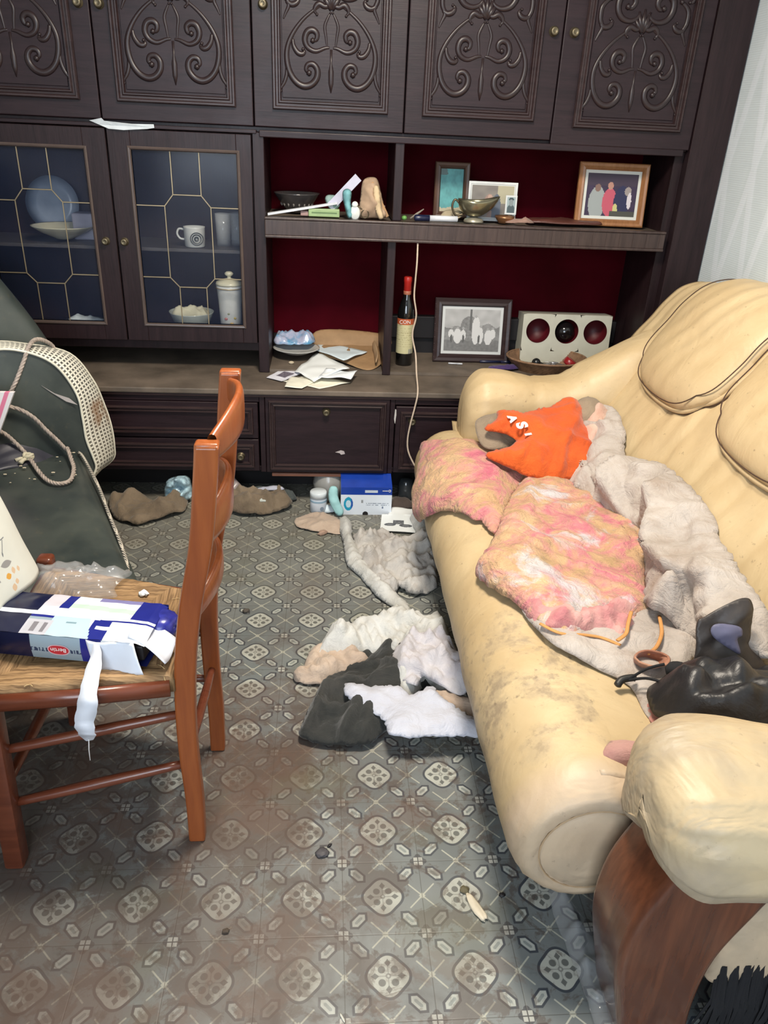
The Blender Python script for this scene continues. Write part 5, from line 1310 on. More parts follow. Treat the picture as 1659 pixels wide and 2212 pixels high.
# -- upper right shelf: marker, brass bowl, dish, wallet
pen(.525,.645,1.072,PI+.05,.165,.011,M_WHITEP,M_NAVY,'thick white and navy marker lying on the upper shelf near the divider','marker')
bm=bmesh.new(); bmesh.ops.create_icosphere(bm,subdivisions=2,radius=.010,matrix=Matrix.Translation((.405,.635,1.082))@Matrix.Diagonal((1,1,.9,1)))
small('green_bead',bm,plain('green_plastic',(.12,.30,.07),.4),'small green plastic bead by the divider on the upper shelf','bead')
bm=bmesh.new(); tube(bm,[(.43,.66,1.078),(.455,.665,1.095),(.48,.67,1.112)],[.003,.0045,.002],8); small('twig',bm,plain('dull_twig',(.25,.22,.18),.7),'thin grey twig propped beside the marker on the upper shelf','twig')
gb=thing('gravy_bowl','tarnished brass gravy boat on a round foot in front of the shelf photographs','bowl',(.675,.675,1.072)); gc=(.672,.672,1.072)
bm=bmesh.new(); lathe(bm,[(0,0),(.036,0),(.038,.004),(.034,.012),(.016,.018),(.012,.024),(0,.024)],c=gc,n=32); mesh_obj('foot',bm,plain('pale_brass_foot',(.45,.42,.33),.35,.6),gb,True)
bm=bmesh.new()
def bowlf(u,v):
    a=2*PI*u; t=v
    r=.012+.052*math.sin(t*PI/2)**.8; z_=.022+.055*t**1.6
    sx=1.0+(.45*max(0,math.cos(a))**3)*t; lift=.018*max(0,math.cos(a))**3*t+.006*max(0,-math.cos(a))**2*t
    return Vector((gc[0]+r*sx*math.cos(a),gc[1]+r*.8*math.sin(a),gc[2]+z_+lift))
grid_surface(bm,bowlf,48,14,closeu=True); solid(mesh_obj('bowl',bm,plain('tarnished_bowl_brass',(.27,.25,.17),.25,.85),gb,True),.002)
bm=bmesh.new(); tube(bm,catmull([(gc[0]-.052,gc[1],1.130),(gc[0]-.075,gc[1],1.150),(gc[0]-.085,gc[1],1.125),(gc[0]-.070,gc[1],1.095),(gc[0]-.042,gc[1],1.100)],6),.004,8); mesh_obj('handle',bm,plain('dark_brass_handle',(.14,.11,.07),.35,.8),gb,True)
cloth('paper_scrap',[(-.05,-.02),(-.03,.03),(.02,.03),(.04,.0),(.0,-.03)],plane_map((.60,.72,1.085),(1,0,.1),(0,1,.6)),plain('yellowed_paper',(.45,.38,.26),.8),'yellowed paper scrap leaning behind the brass gravy boat','paper',bulk=.004,bw=.02,amp=.006,seed=95,thick=.001)
bm=bmesh.new(); lathe(bm,[(0,.0),(.022,.0),(.026,.006),(.036,.018),(.038,.026),(.034,.022),(.02,.008),(0,.007)],c=(.795,.690,1.072),n=28); small('dish',bm,plain('copper_dish',(.40,.20,.10),.3,.8),'small copper dish on the upper shelf right of the gravy boat','dish')
cloth('rag',[(-.05,-.015),(-.03,.02),(.02,.018),(.06,.0),(.02,-.022)],lambda a,b,h: Vector((.845+a,.670+b,1.072+h)),fabric('pinkish_brown_scrap',(.24,.14,.11),(.34,.21,.16),12),'crumpled pinkish brown scrap beside the copper dish','rag',bulk=.012,bw=.015,amp=.008,fs=18,seed=97,thick=.002)
cloth('folder',[(-.13,-.035),(-.125,.055),(.0,.075),(.14,.03),(.135,-.035),(.0,-.05)],lambda a,b,h: Vector((1.03+a,.72+b,1.073+h)),plain('worn_brown_leather',(.10,.035,.026),.45,bump=.3),'flat worn reddish-brown leather wallet lying on the upper shelf','wallet',bulk=.010,bw=.012,amp=.004,fs=6,seed=99,thick=.003)
# -- upper left niche
db=thing('glass_bowl','dark glass bowl at the back of the upper left niche','bowl',(0,.80,1.072))
bm=bmesh.new(); lathe(bm,[(0,.004),(.035,.0),(.040,.006),(.072,.045),(.086,.066),(.088,.070),(.083,.068),(.068,.044),(.034,.012),(0,.010)],c=(.003,.80,1.072),n=40); mesh_obj('bowl',bm,plain('dark_cut_glass',(.05,.045,.045),.12,spec=.9),db,True)
bm=bmesh.new()
for k in range(18):
    a=2*PI*k/18; bmesh.ops.create_icosphere(bm,subdivisions=1,radius=.006,matrix=Matrix.Translation((.003+.060*math.cos(a),.80+.060*math.sin(a),1.105))@Matrix.Diagonal((.7,.7,1.8,1)))
mesh_obj('cut_facets',bm,plain('pale_cut_facets',(.22,.20,.18),.2,spec=.8),db)
bm=bmesh.new(); box(bm,-.13,.13,-.014,.014,-.004,.004,.001,M=RT((.028,.665,1.098),ry=-.18,rz=.03)); small('white_ruler',bm,M_WHITEP,'long flat white ruler propped aslant in the upper left niche','ruler',False)
gx=thing('green_box','pale green soap box lying behind the white ruler in the upper left niche','box',(.11,.68,1.072))
bm=bmesh.new(); box(bm,.050,.165,.655,.70,1.072,1.100,.003); mesh_obj('carton',bm,plain('pale_green_card',(.30,.42,.20),.5),gx)
bm=bmesh.new(); box(bm,.062,.155,.6535,.6552,1.085,1.089); mesh_obj('printed_line',bm,plain('dark_green_print',(.12,.20,.08),.5),gx)
bm=bmesh.new(); box(bm,.020,.050,.665,.70,1.072,1.090,.004); small('pink_eraser',bm,plain('dull_pink_rubber',(.40,.26,.24),.7),'dull pink rubber lying left of the pale green box','eraser',False)
bm=bmesh.new(); box(bm,-.075,.075,-.001,.001,-.016,.016,.0004,M=RT((.180,.672,1.158),ry=-.80,rz=.02)); small('paper_strip',bm,plain('lilac_white_card',(.50,.50,.62),.6),'lilac-white card strip leaning diagonally in the upper left niche','card',False)
cloth('ribbon',[(-.014,.03),(.0,.045),(.016,.035),(.014,.0),(.022,-.045),(.008,-.052),(-.004,-.02)],plane_map((.190,.655,1.125),(1,0,0),(0,.15,1)),plain('teal_ribbon_cloth',(.16,.38,.42),.7),'crumpled teal ribbon hanging in front of the lilac-white strip','ribbon',bulk=.012,bw=.012,amp=.012,fs=20,seed=101,thick=.002)
cloth('net_scrap',[(-.035,.02),(-.02,.035),(.02,.02),(.01,-.015),(-.02,-.02)],plane_map((.150,.69,1.115),(1,0,.2),(0,.4,1)),plain('pale_teal_net',(.22,.32,.30),.8),'pale teal net scrap behind the teal ribbon','cloth',bulk=.006,bw=.012,amp=.008,fs=20,seed=102,thick=.001)
bm=bmesh.new(); lathe(bm,[(0,-.006),(.015,-.006),(.020,0),(.015,.006),(0,.006)],n=24,M=RT((.222,.640,1.092),rx=PI/2)@Matrix.Diagonal((1,1.35,1,1))); 
bmesh.ops.create_uvsphere(bm,u_segments=16,v_segments=10,radius=.012,matrix=Matrix.Translation((.221,.642,1.120)))
small('white_keyring',bm,plain('white_enamel',(.72,.74,.72),.3),'white oval key fob with a ring in the upper left niche','key fob')
bm=bmesh.new(); tube(bm,[(.258+.014*math.cos(a),.632-.003*math.sin(a),1.090+.014*math.sin(a)) for a in [2*PI*k/24 for k in range(24)]],.0018,6,closed=True); tube(bm,[(.228,.636,1.118),(.24,.636,1.112),(.25,.634,1.103)],.002,6); small('ring',bm,M_BRASS,'thin brass ring hooked to the white key fob','ring')
cloth('paper_bag',[(-.052,-.065),(-.048,0),(-.040,.055),(-.012,.070),(.012,.060),(.030,.0),(.042,-.045),(.045,-.066),(.0,-.068)],plane_map((.290,.672,1.142),(1,0.05,0),(0,.22,1)),plain('brown_paper',(.40,.28,.19),.8,bump=.2),'crumpled brown paper bag standing in the right corner of the upper left niche','bag',bulk=.030,bw=.025,amp=.016,fs=16,stretch=3,ang=80,seed=105,thick=.002,edge_amp=.6)
cloth('paper_curl',[(-.012,.05),(.006,.055),(.014,.02),(.020,-.02),(.028,-.05),(.012,-.055),(-.002,-.02)],plane_map((.298,.632,1.130),(1,0,0),(0,.2,1)),plain('yellow_paper_curl',(.55,.42,.26),.8),'yellowish curl of paper in front of the brown paper bag','paper',bulk=.006,bw=.01,amp=.008,fs=20,seed=106,thick=.001)
bm=bmesh.new(); box(bm,-.006,.006,-.012,.012,-.066,.066,.002,M=RT((.312,.655,1.140),ry=-.50)); small('wood_slat',bm,plain('orange_wood_slat',(.42,.24,.11),.5),'thin orange-brown wooden slat leaning against the divider','slat',False)
bm=bmesh.new(); P=[(.325+.008*math.sin(k*2.1),.66,1.085+k*.008) for k in range(7)]; tube(bm,P,.003,6); small('bead_string',bm,plain('bead_white',(.5,.48,.44),.4),'short string of pale beads beside the wooden slat','beads')
# -- lower left niche and worktop papers
pl_=thing('plate','white plate under the blue plastic bag in the lower left niche','plate',(.0,.80,.498))
bm=bmesh.new(); lathe(bm,[(0,.004),(.045,.0),(.055,.004),(.095,.022),(.098,.024),(.090,.024),(.052,.010),(0,.008)],c=(-.005,.815,.515),n=44); mesh_obj('dish',bm,plain('white_glazed_china',(.52,.52,.50),.2),pl_,True)
cloth('plastic_bag',[(-.095,-.03),(-.09,.05),(-.03,.07),(.05,.065),(.075,.02),(.06,-.03),(.0,-.04),(-.06,-.045)],lambda a,b,h: Vector((-.003+a,.845+b,.545+h)),(lambda m:(m.color(m.mix(m.noise(m.coords(),16,4).ramp(.42,.58),(.10,.30,.50),(.42,.44,.58))),m.m)[1])(Mat('blue_lilac_plastic_bag',rough=.25)),'crumpled blue and lilac plastic bag on the white plate','bag',bulk=.022,bw=.02,amp=.020,fs=16,stretch=2,seed=110,thick=.001)
M_KRAFT=plain('brown_kraft_paper',(.33,.20,.10),.7,var=.15)
cloth('envelope',[(-.11,.06),(.10,.07),(.145,.0),(.13,-.14),(.06,-.235),(-.06,-.13),(-.13,-.08)],plane_map((.225,.87,.515),(1,0,0),(0,1,.10)),M_KRAFT,'large brown envelope spread at the back of the lower left niche','envelope',bulk=.004,bw=.02,amp=.004,fs=4,seed=112,thick=.002,edge_amp=.8)
cloth('envelope',[(-.13,-.035),(.15,-.04),(.16,.03),(-.12,.04)],plane_map((.215,.925,.545),(1,0,-.02),(0,.5,.7)),M_KRAFT,'brown paper folded up against the red back of the lower left niche','paper',bulk=.002,bw=.02,amp=.006,fs=5,seed=113,thick=.002)
cloth('envelope',[(-.03,-.12),(-.02,.10),(.0,.13),(.012,.0),(.0,-.12)],plane_map((.335,.80,.545),(0.25,0,1),(0,1,0)),plain('kraft_edge',(.42,.28,.16),.7),'upturned brown envelope edge beside the lower divider','paper',bulk=.003,bw=.02,amp=.006,fs=7,seed=114,thick=.002)
def sheet(nm,pts,z_,mat,label,cat='paper',lift=None,curl=.004,seed=0):
    """a sheet of paper given by its corners on the ground, slightly curled"""
    bm=bmesh.new(); V=[Vector(p) for p in pts]; c=sum(V,Vector((0,0)))/len(V)
    N=10
    if len(V)==4:
        G=[[None]*(N+1) for _ in range(N+1)]
        for i in range(N+1):
            for j in range(N+1):
                u,v=i/N,j/N; p=V[0].lerp(V[1],u).lerp(V[3].lerp(V[2],u),v)
                h=curl*(noise.noise(Vector((p.x*14,p.y*14,seed)))+.8)+ (lift(u,v) if lift else 0)
                G[i][j]=bm.verts.new((p.x,p.y,z_+max(0,h)))
        for i in range(N):
            for j in range(N): bm.faces.new((G[i][j],G[i+1][j],G[i+1][j+1],G[i][j+1]))
    o=mesh_obj(nm,bm,mat,None,True,label=label,cat=cat,fix=False); solid(o,.0008,1.); return o
M_PAPER=plain('white_paper',(.84,.87,.87),.75,var=.04); M_PAPERB=plain('bluish_paper',(.68,.78,.84),.7,var=.04); M_PAPERY=plain('creamy_paper',(.82,.79,.66),.75,var=.05)
sheet('paper_sheet',[(.060,.84),(.19,.665),(.294,.80),(.11,.965)],.524,M_PAPERB,'pale blue-white sheet lying on the brown envelope in the niche',curl=.006,seed=3)
sheet('paper_sheet',[(-.045,.498),(.095,.418),(.215,.50),(.06,.60)],.4845,M_PAPERY,'creamy sheet at the bottom of the paper heap on the worktop edge',curl=.003,seed=5)
sheet('paper_sheet',[(-.005,.60),(.075,.47),(.215,.615),(.078,.835)],.493,M_PAPER,'largest white sheet of the heap, one corner reaching back into the niche',curl=.010,seed=6,lift=lambda u,v:.012*v)
sheet('paper_sheet',[(.09,.50),(.215,.475),(.245,.575),(.12,.60)],.500,plain('paper_bright',(.80,.85,.90),.7),'white folded sheet at the right of the paper heap on the worktop',curl=.012,seed=9)
sheet('paper_sheet',[(-.02,.56),(-.035,.415),(.03,.405),(.08,.50)],.4875,plain('paper_cream',(.83,.81,.68),.7),'small creamy sheet hanging over the worktop edge in the heap',curl=.004,seed=10)
def pic_leaf(u,v):
    if .25<u<.80 and .30<v<.78:
        n=noise.noise(Vector((u*14,v*14,2))); return (.16+.12*n,.14+.12*n,.18+.12*n)
    return (.76,.76,.84)
A0,A1,A2,A3=[Vector(p) for p in ((-.112,.538),(-.05,.49),(.03,.62),(-.055,.665))]
painted('flyer',lambda u,v: (lambda p: Vector((p.x,p.y,.4865+.004*(noise.noise(Vector((p.x*20,p.y*20,1)))+.7))))(A0.lerp(A1,u).lerp(A3.lerp(A2,u),v)),pic_leaf,30,44,M_COLP,None,'leaflet with a grey picture at the left of the paper heap','leaflet',.0008)
bm=bmesh.new(); bmesh.ops.create_icosphere(bm,subdivisions=2,radius=.011,matrix=Matrix.Translation((-.022,.706,.503))@Matrix.Diagonal((1.1,.7,.6,1))); small('crust',bm,plain('dry_crust',(.50,.42,.30),.8,bump=.5),'small pale crust on the lower left niche floor','crust')
# -- inside the glazed cabinet
M_CHINA=plain('white_china',(.60,.62,.60),.2); M_CHINAY=plain('ivory_china',(.62,.60,.45),.25)
bm=bmesh.new(); lathe(bm,[(0,.0),(.03,.0),(.06,.006),(.100,.012),(.102,.014),(.06,.010),(0,.004)],n=48,M=RT((-.957,.935,1.055),rx=PI/2-.15)); small('plate',bm,plain('pale_blue_plate',(.28,.34,.44),.25),'large bluish plate standing upright behind the left glass door','plate')
bm=bmesh.new(); lathe(bm,[(0,.004),(.03,.0),(.036,.004),(.085,.026),(.115,.046),(.117,.049),(.110,.047),(.08,.030),(.034,.010),(0,.009)],c=(-.885,.79,.945),n=44); small('bowl',bm,M_CHINAY,'wide shallow ivory bowl on the inner shelf behind the left glass door','bowl')
bm=bmesh.new(); box(bm,-.86,-.735,.82,.90,.938,1.035,.006); small('white_box',bm,plain('pale_lilac_card',(.36,.36,.46),.6),'pale box on the inner shelf right of the ivory bowl','box',False)
bm=bmesh.new(); lathe(bm,[(0,.003),(.03,.0),(.035,.004),(.078,.018),(.08,.021),(.034,.009),(0,.008)],c=(-.850,.78,.615),n=40); small('plate',bm,M_CHINA,'small white plate on the bottom behind the left glass door','plate')
cloth('paper_scrap',[(-.06,-.03),(-.04,.04),(.05,.04),(.07,-.02),(0,-.04)],lambda a,b,h: Vector((-.845+a,.775+b,.630+h)),M_PAPERB,'crumpled pale paper on the small plate behind the left glass door','paper',bulk=.02,bw=.03,amp=.012,fs=14,seed=120,thick=.001)
cp=thing('cup','white cup with a round dark motif behind the right glass door','cup',(-.385,.74,.938))
bm=bmesh.new(); lathe(bm,[(0,.003),(.034,.0),(.038,.004),(.040,.07),(.041,.074),(.037,.073),(.035,.008),(0,.007)],c=(-.385,.74,.9385),n=36); mesh_obj('body',bm,M_CHINA,cp,True)
bm=bmesh.new(); tube(bm,catmull([(-.422,.74,1.000),(-.442,.74,1.002),(-.450,.74,.985),(-.440,.74,.968),(-.424,.74,.965)],6),.004,8); mesh_obj('handle',bm,M_CHINA,cp,True)
for r,t in ((.022,.0016),(.015,.002),(.006,.003)):
    bm=bmesh.new(); tube(bm,[(-.372+r*math.cos(a),.740-math.sqrt(max(0,.0415**2-(r*math.cos(a)+.013)**2)),.972+r*math.sin(a)) for a in [2*PI*k/28 for k in range(28)]],t,5,closed=True); mesh_obj('motif_ring',bm,plain('black_motif',(.03,.04,.04),.4),cp)
for k,x in enumerate((-.283,-.232)):
    bm=bmesh.new(); lathe(bm,[(0,.002),(.026,.0),(.028,.05),(.031,.118),(.029,.118),(.025,.008),(0,.006)],c=(x,.80+.03*k,.9385),n=32); small('tumbler',bm,M_TUMBLER,['clear tumbler just right of the white cup on the inner shelf','clear tumbler at the right edge of the right glass door'][k],'glass',group='clear tumblers on the inner shelf')
bm=bmesh.new(); lathe(bm,[(0,.004),(.045,.0),(.050,.006),(.072,.04),(.088,.078),(.089,.082),(.086,.081),(.069,.042),(.046,.012),(0,.010)],c=(-.425,.79,.6005),n=44); small('bowl',bm,plain('milky_glass',(.42,.46,.42),.12,spec=.8),'milky glass bowl on the bottom behind the right glass door','bowl')
cloth('paper_scrap',[(-.07,-.04),(-.06,.04),(.05,.05),(.07,-.02),(0,-.05)],lambda a,b,h: Vector((-.425+a,.79+b,.655+h)),M_CHINAY,'heaped yellowish paper filling the milky glass bowl','paper',bulk=.02,bw=.02,amp=.02,fs=14,seed=122,thick=.001)
jr=thing('lidded_jar','tall white china jar with knobbed lid and flower decoration behind the right glass door','jar',(-.262,.74,.60))
bm=bmesh.new(); lathe(bm,[(0,.003),(.036,.0),(.040,.006),(.045,.12),(.050,.185),(.052,.198),(.048,.200),(.040,.010),(0,.008)],c=(-.262,.74,.6005),n=40); mesh_obj('body',bm,M_CHINA,jr,True)
bm=bmesh.new(); lathe(bm,[(.052,.200),(.054,.204),(.050,.212),(.030,.220),(.008,.226),(.007,.232),(.016,.238),(.017,.244),(.010,.250),(0,.251)],c=(-.262,.74,.6005),n=40); mesh_obj('lid',bm,M_CHINAY,jr,True)
bm=bmesh.new(); tube(bm,[(-.262+.0525*math.cos(a),.74+.0525*math.sin(a),.790) for a in [2*PI*k/40 for k in range(40)]],.0016,5,closed=True); mesh_obj('gold_line',bm,plain('gilt_line',(.45,.32,.12),.35,.6),jr)
fl_c=[(.50,.34,.10),(.42,.16,.15),(.45,.36,.10),(.25,.27,.16),(.40,.14,.12)]
for k,(dx,dz,r) in enumerate(((.008,.055,.009),(-.014,.075,.007),(.020,.078,.006),(-.003,.095,.005),(-.018,.045,.007),(.018,.035,.006))):
    bm=bmesh.new(); yy=.74-math.sqrt(.0445**2-dx*dx)+.0005; bmesh.ops.create_icosphere(bm,subdivisions=2,radius=r,matrix=Matrix.Translation((-.262+dx,yy,.60+dz))@Matrix.Diagonal((1,.25,.8,1))); mesh_obj('painted_flower',bm,plain('painted_flower_%s'%['ochre','rose','yellow','green','red'][k%5],fl_c[k%5],.4),jr,True)
bm=bmesh.new(); bmesh.ops.create_icosphere(bm,subdivisions=1,radius=.007,matrix=Matrix.Translation((-.53,.70,.607))@Matrix.Diagonal((1.6,.8,.5,1))); small('crumb',bm,M_CHINA,'white crumb on the bottom left of the right glass door','crumb')
# -- white paper stuck above the glass doors
bm=bmesh.new(); pts=[(-.692,1.357),(-.650,1.366),(-.642,1.358),(-.622,1.347),(-.55,1.352),(-.478,1.354),(-.476,1.343),(-.50,1.339),(-.58,1.332),(-.63,1.334),(-.66,1.345)]
bm.faces.new([bm.verts.new((x,YU-.008-.004*math.sin(k),z_)) for k,(x,z_) in enumerate(pts)]); bmesh.ops.triangulate(bm,faces=bm.faces)
solid(small('paper_strip',bm,plain('white_torn_paper',(.55,.60,.64),.7),'torn white paper strip stuck between carved and glazed doors','paper',False),.001)
# -- things on the floor by the base cabinet
mbx=thing('mask_box','blue and white carton of medical masks on the floor before the flap door','box',(.281,.37,0))
bx0,bx1,by0,by1,bh=.182,.383,.325,.415,.128
def frontcol(u,v):
    if v>.74: return (.012,.05,.33) if not ((.47<u<.72 and .81<v<.90)) else (.55,.62,.72)
    if .05<u<.25 and .10<v<.66:
        a=math.hypot((u-.15)/.09,(v-.40)/.25)
        if a<.55: return (.55,.72,.82)
        if a<1.: return (.02,.33,.52) if u<.2 else (.02,.10,.40)
    if .40<u<.44 and .44<v<.54: return (.30,.32,.34)
    if .50<u<.95 and (.40<v<.43 or .34<v<.37) and noise.noise(Vector((u*90,v*5,1)))>-.1: return (.25,.30,.38)
    if .81<u<.84 and .24<v<.31: return (.15,.2,.3)
    return (.74,.80,.88)
painted('printed_front',lambda u,v: Vector((bx0+u*(bx1-bx0),by0,v*bh*.93)),frontcol,100,64,M_COLG,mbx)
bm=bmesh.new()
zt=bh*.93
quad(bm,Matrix(),(bx0,by1,0),(bx1,by1,0),(bx1,by1,bh),(bx0,by1,bh)); quad(bm,Matrix(),(bx0,by0,0),(bx0,by1,0),(bx0,by1,bh),(bx0,by0,zt)); quad(bm,Matrix(),(bx1,by0,0),(bx1,by1,0),(bx1,by1,bh),(bx1,by0,zt)); quad(bm,Matrix(),(bx0,by0,.0005),(bx1,by0,.0005),(bx1,by1,.0005),(bx0,by1,.0005))
mesh_obj('carton',bm,plain('white_carton_side',(.58,.64,.72),.4),mbx)
bm=bmesh.new(); v=[bm.verts.new(p) for p in ((bx0,by0,zt),(bx1,by0,zt),(bx1,by1,bh+.012),(bx0,by1,bh+.012))]; bm.faces.new(v); solid(mesh_obj('lid_flap',bm,plain('royal_blue_card',(.012,.05,.36),.25),mbx,label='royal blue lid'),.0012)
text_mesh('medipro',.0085,M_PRINTW,mbx,RT((.362,by0-.0006,zt-.012),rx=PI/2),.0002) if False else None
bm=bmesh.new(); tube(bm,[(.3735+.0042*math.cos(a),by0-.0008,zt-.0135+.0042*math.sin(a)) for a in [2*PI*k/20 for k in range(20)]],.0012,5,closed=True); box(bm,.345,.367,by0-.0008,by0-.0002,zt-.0150,zt-.0125); mesh_obj('logo',bm,M_PRINTW,mbx)
bm=bmesh.new(); lathe(bm,[(0,0),(.011,0),(.011,.0015),(0,.0015)],n=20,M=RT((.280,by0-.0002,.004),rx=PI/2)); mesh_obj('finger_hole',bm,M_BLACKIN,mbx)
mk=cloth('face_mask',[(-.018,.055),(-.002,.06),(.010,.05),(.012,.02),(.022,-.010),(.034,-.035),(.030,-.052),(.012,-.055),(-.006,-.03),(-.020,.0),(-.024,.03)],plane_map((.158,.325,.058),(1,0,0),(0,.35,.95)),plain('pale_aqua_mask',(.33,.60,.62),.7),'pale aqua face mask folded against the left of the carton','mask',bulk=.010,bw=.015,amp=.005,fs=14,seed=130,thick=.002)
jw=thing('pill_jar','small white plastic jar with pale blue label left of the mask carton','jar',(.094,.355,0))
bm=bmesh.new(); lathe(bm,[(0,.002),(.030,0),(.033,.004),(.033,.058),(.031,.062),(.031,.066),(0,.067)],c=(.094,.352,0),n=36); mesh_obj('body',bm,plain('white_jar_plastic',(.60,.66,.74),.3),jw,True)
bm=bmesh.new(); lathe(bm,[(.031,.066),(.0335,.067),(.0335,.086),(.031,.090),(0,.091)],c=(.094,.352,0),n=36,M=None); mesh_obj('lid',bm,plain('white_lid',(.64,.70,.74),.3),jw,True)
bm=bmesh.new(); lathe(bm,[(.0335,.050),(.0337,.051),(.0337,.057),(.0335,.058)],c=(.094,.352,0),n=36,cap=False); mesh_obj('label_band',bm,plain('pale_blue_label_band',(.30,.45,.58),.4),jw)
bm=bmesh.new(); lathe(bm,[(0,0),(.008,0),(.008,.0006),(0,.0006)],n=18,M=RT((.108,.3220,.026),rx=PI/2,rz=.42)); mesh_obj('stamp',bm,plain('grey_blue_stamp',(.22,.28,.36),.5),jw)
tj=thing('clear_tub','translucent plastic tub with a rusty brown residue, behind the white jar','tub',(.135,.455,0))
bm=bmesh.new(); lathe(bm,[(0,.012),(.035,.010),(.050,.022),(.062,.060),(.064,.080),(.058,.105),(.050,.122),(.048,.126)],c=(.135,.462,0),n=36,cap=False); solid(mesh_obj('shell',bm,glass('cloudy_plastic',(.50,.50,.48),.2,.25,.35),tj,True),.002)
bm=bmesh.new(); bmesh.ops.create_icosphere(bm,subdivisions=3,radius=.034,matrix=Matrix.Translation((.150,.455,.078))@Matrix.Diagonal((1.1,.8,.75,1)));
for v in bm.verts: v.co+=Vector((0,0,.010*noise.noise(v.co*60)))
mesh_obj('residue',bm,plain('rusty_residue',(.28,.12,.07),.8),tj,True,label='rusty brown residue')
cloth('paper_scrap',[(-.03,-.02),(-.02,.02),(.02,.02),(.035,-.01),(.0,-.025)],lambda a,b,h: Vector((.135+a,.355+b,h)),M_PAPERB,'small crumpled pale scrap between the white jar and the mask','paper',bulk=.012,bw=.01,amp=.01,fs=20,seed=132,thick=.001)
bm=bmesh.new(); lathe(bm,[(0,0),(.032,.0),(.034,.01),(.034,.07),(.028,.082),(.024,.09),(0,.09)],c=(.455,.48,0),n=30); small('dark_jar',bm,plain('grey_glass_jar',(.035,.04,.045),.12,spec=.7),'dark glass jar in the shadow right of the mask carton','jar')
cloth('dark_rag',[(-.045,-.03),(-.03,.03),(.03,.03),(.05,-.02),(.0,-.04)],lambda a,b,h: Vector((.43+a,.405+b,h)),fabric('muddy_dark_rag',(.05,.035,.03),(.09,.065,.05),9),'dark muddy rag right of the mask carton','rag',bulk=.025,bw=.02,amp=.012,fs=14,seed=134,thick=.002)
def cardcol(u,v):
    for cx,cy,rx,ry in ((.27,.38,.17,.085),(.72,.34,.19,.085)):
        if blob(u,v,cx,cy,rx,ry): return (.11,.12,.13) if not blob(u,v,cx,cy,rx*.55,ry*.4) else (.22,.23,.24)
    if .35<u<.66 and .40<v<.64 and abs(u-.5)<.16: return (.13,.14,.15) if noise.noise(Vector((u*20,v*20,0)))>-.25 else (.28,.29,.30)
    return (.84,.88,.88)
C0,C1,C2,C3=[Vector(p) for p in ((.329,.171),(.463,.158),(.478,.305),(.345,.310))]
painted('printed_card',lambda u,v: (lambda p: Vector((p.x,p.y,.010+.002*math.sin(u*3))))(C0.lerp(C1,u).lerp(C3.lerp(C2,u),v)),cardcol,60,60,M_COLP,None,'white card printed with a dark grey clip picture, lying on the tiles','card',.0012)
sheet('paper_sheet',[(.365,.300),(.47,.300),(.50,.37),(.39,.36)],.004,M_PAPER,'white paper half under the sofa pad behind the printed card',curl=.012,seed=22)
cloth('white_cloth',[(.455,.28),(.50,.30),(.53,.20),(.54,.02),(.50,.04),(.47,.14)],FL,M_WHITE,'white cloth end squeezed between the printed card and the sofa roll','cloth',bulk=.03,bw=.025,amp=.02,fs=14,seed=136,thick=.002)
cloth('plastic_bag',[(-.05,-.035),(-.045,.03),(.0,.055),(.045,.045),(.05,-.03),(.0,-.045)],plane_map((-.462,.43,.055),(1,0,0),(0,.4,1)),plain('light_blue_plastic',(.42,.60,.74),.2,var=.5,scale=40),'light blue crinkled plastic bag under the cabinet left of the chair posts','bag',bulk=.008,bw=.02,amp=.035,fs=20,stretch=2,seed=140,crump=1.2,thick=.001)
cloth('plastic_bag',[(-.03,.0),(-.02,.06),(.01,.07),(.04,.04),(.065,.01),(.06,-.01),(.02,-.02),(-.03,-.03)],plane_map((-.275,.43,.055),(1,0,0),(0,.4,1)),plain('grey_mauve_plastic',(.24,.20,.20),.3),'grey-mauve plastic wrapper standing up under the cabinet behind the jacket','wrapper',bulk=.012,bw=.02,amp=.012,fs=14,seed=141,thick=.001)
cloth('dark_rag',[(-.11,-.03),(-.08,.03),(.0,.045),(.12,.03),(.14,-.01),(.06,-.035)],lambda a,b,h: Vector((-.14+a,.445+b,h)),fabric('dark_blue_grey_cloth',(.035,.045,.05),(.08,.095,.09),9),'dark blue-grey cloth behind the brown jacket under the cabinet','cloth',bulk=.045,bw=.03,amp=.016,fs=10,seed=143,thick=.002)
cloth('paper_scrap',[(-.05,-.012),(-.03,.015),(.04,.018),(.05,-.008)],lambda a,b,h: Vector((-.10+a,.415+b,.060+h)),plain('pale_lilac_paper',(.45,.46,.55),.7),'pale scrap lying on the blue-grey cloth under the cabinet','paper',bulk=.004,bw=.01,amp=.006,fs=14,seed=144,thick=.001)
cloth('paper_scrap',[(-.06,-.012),(-.04,.015),(.04,.012),(.06,-.008)],lambda a,b,h: Vector((-.16+a,.345+b,.042+h)),plain('pale_green_paper',(.48,.52,.48),.7),'pale greenish strip showing in a fold of the brown jacket','paper',bulk=.006,bw=.01,amp=.006,fs=14,seed=145,thick=.001)
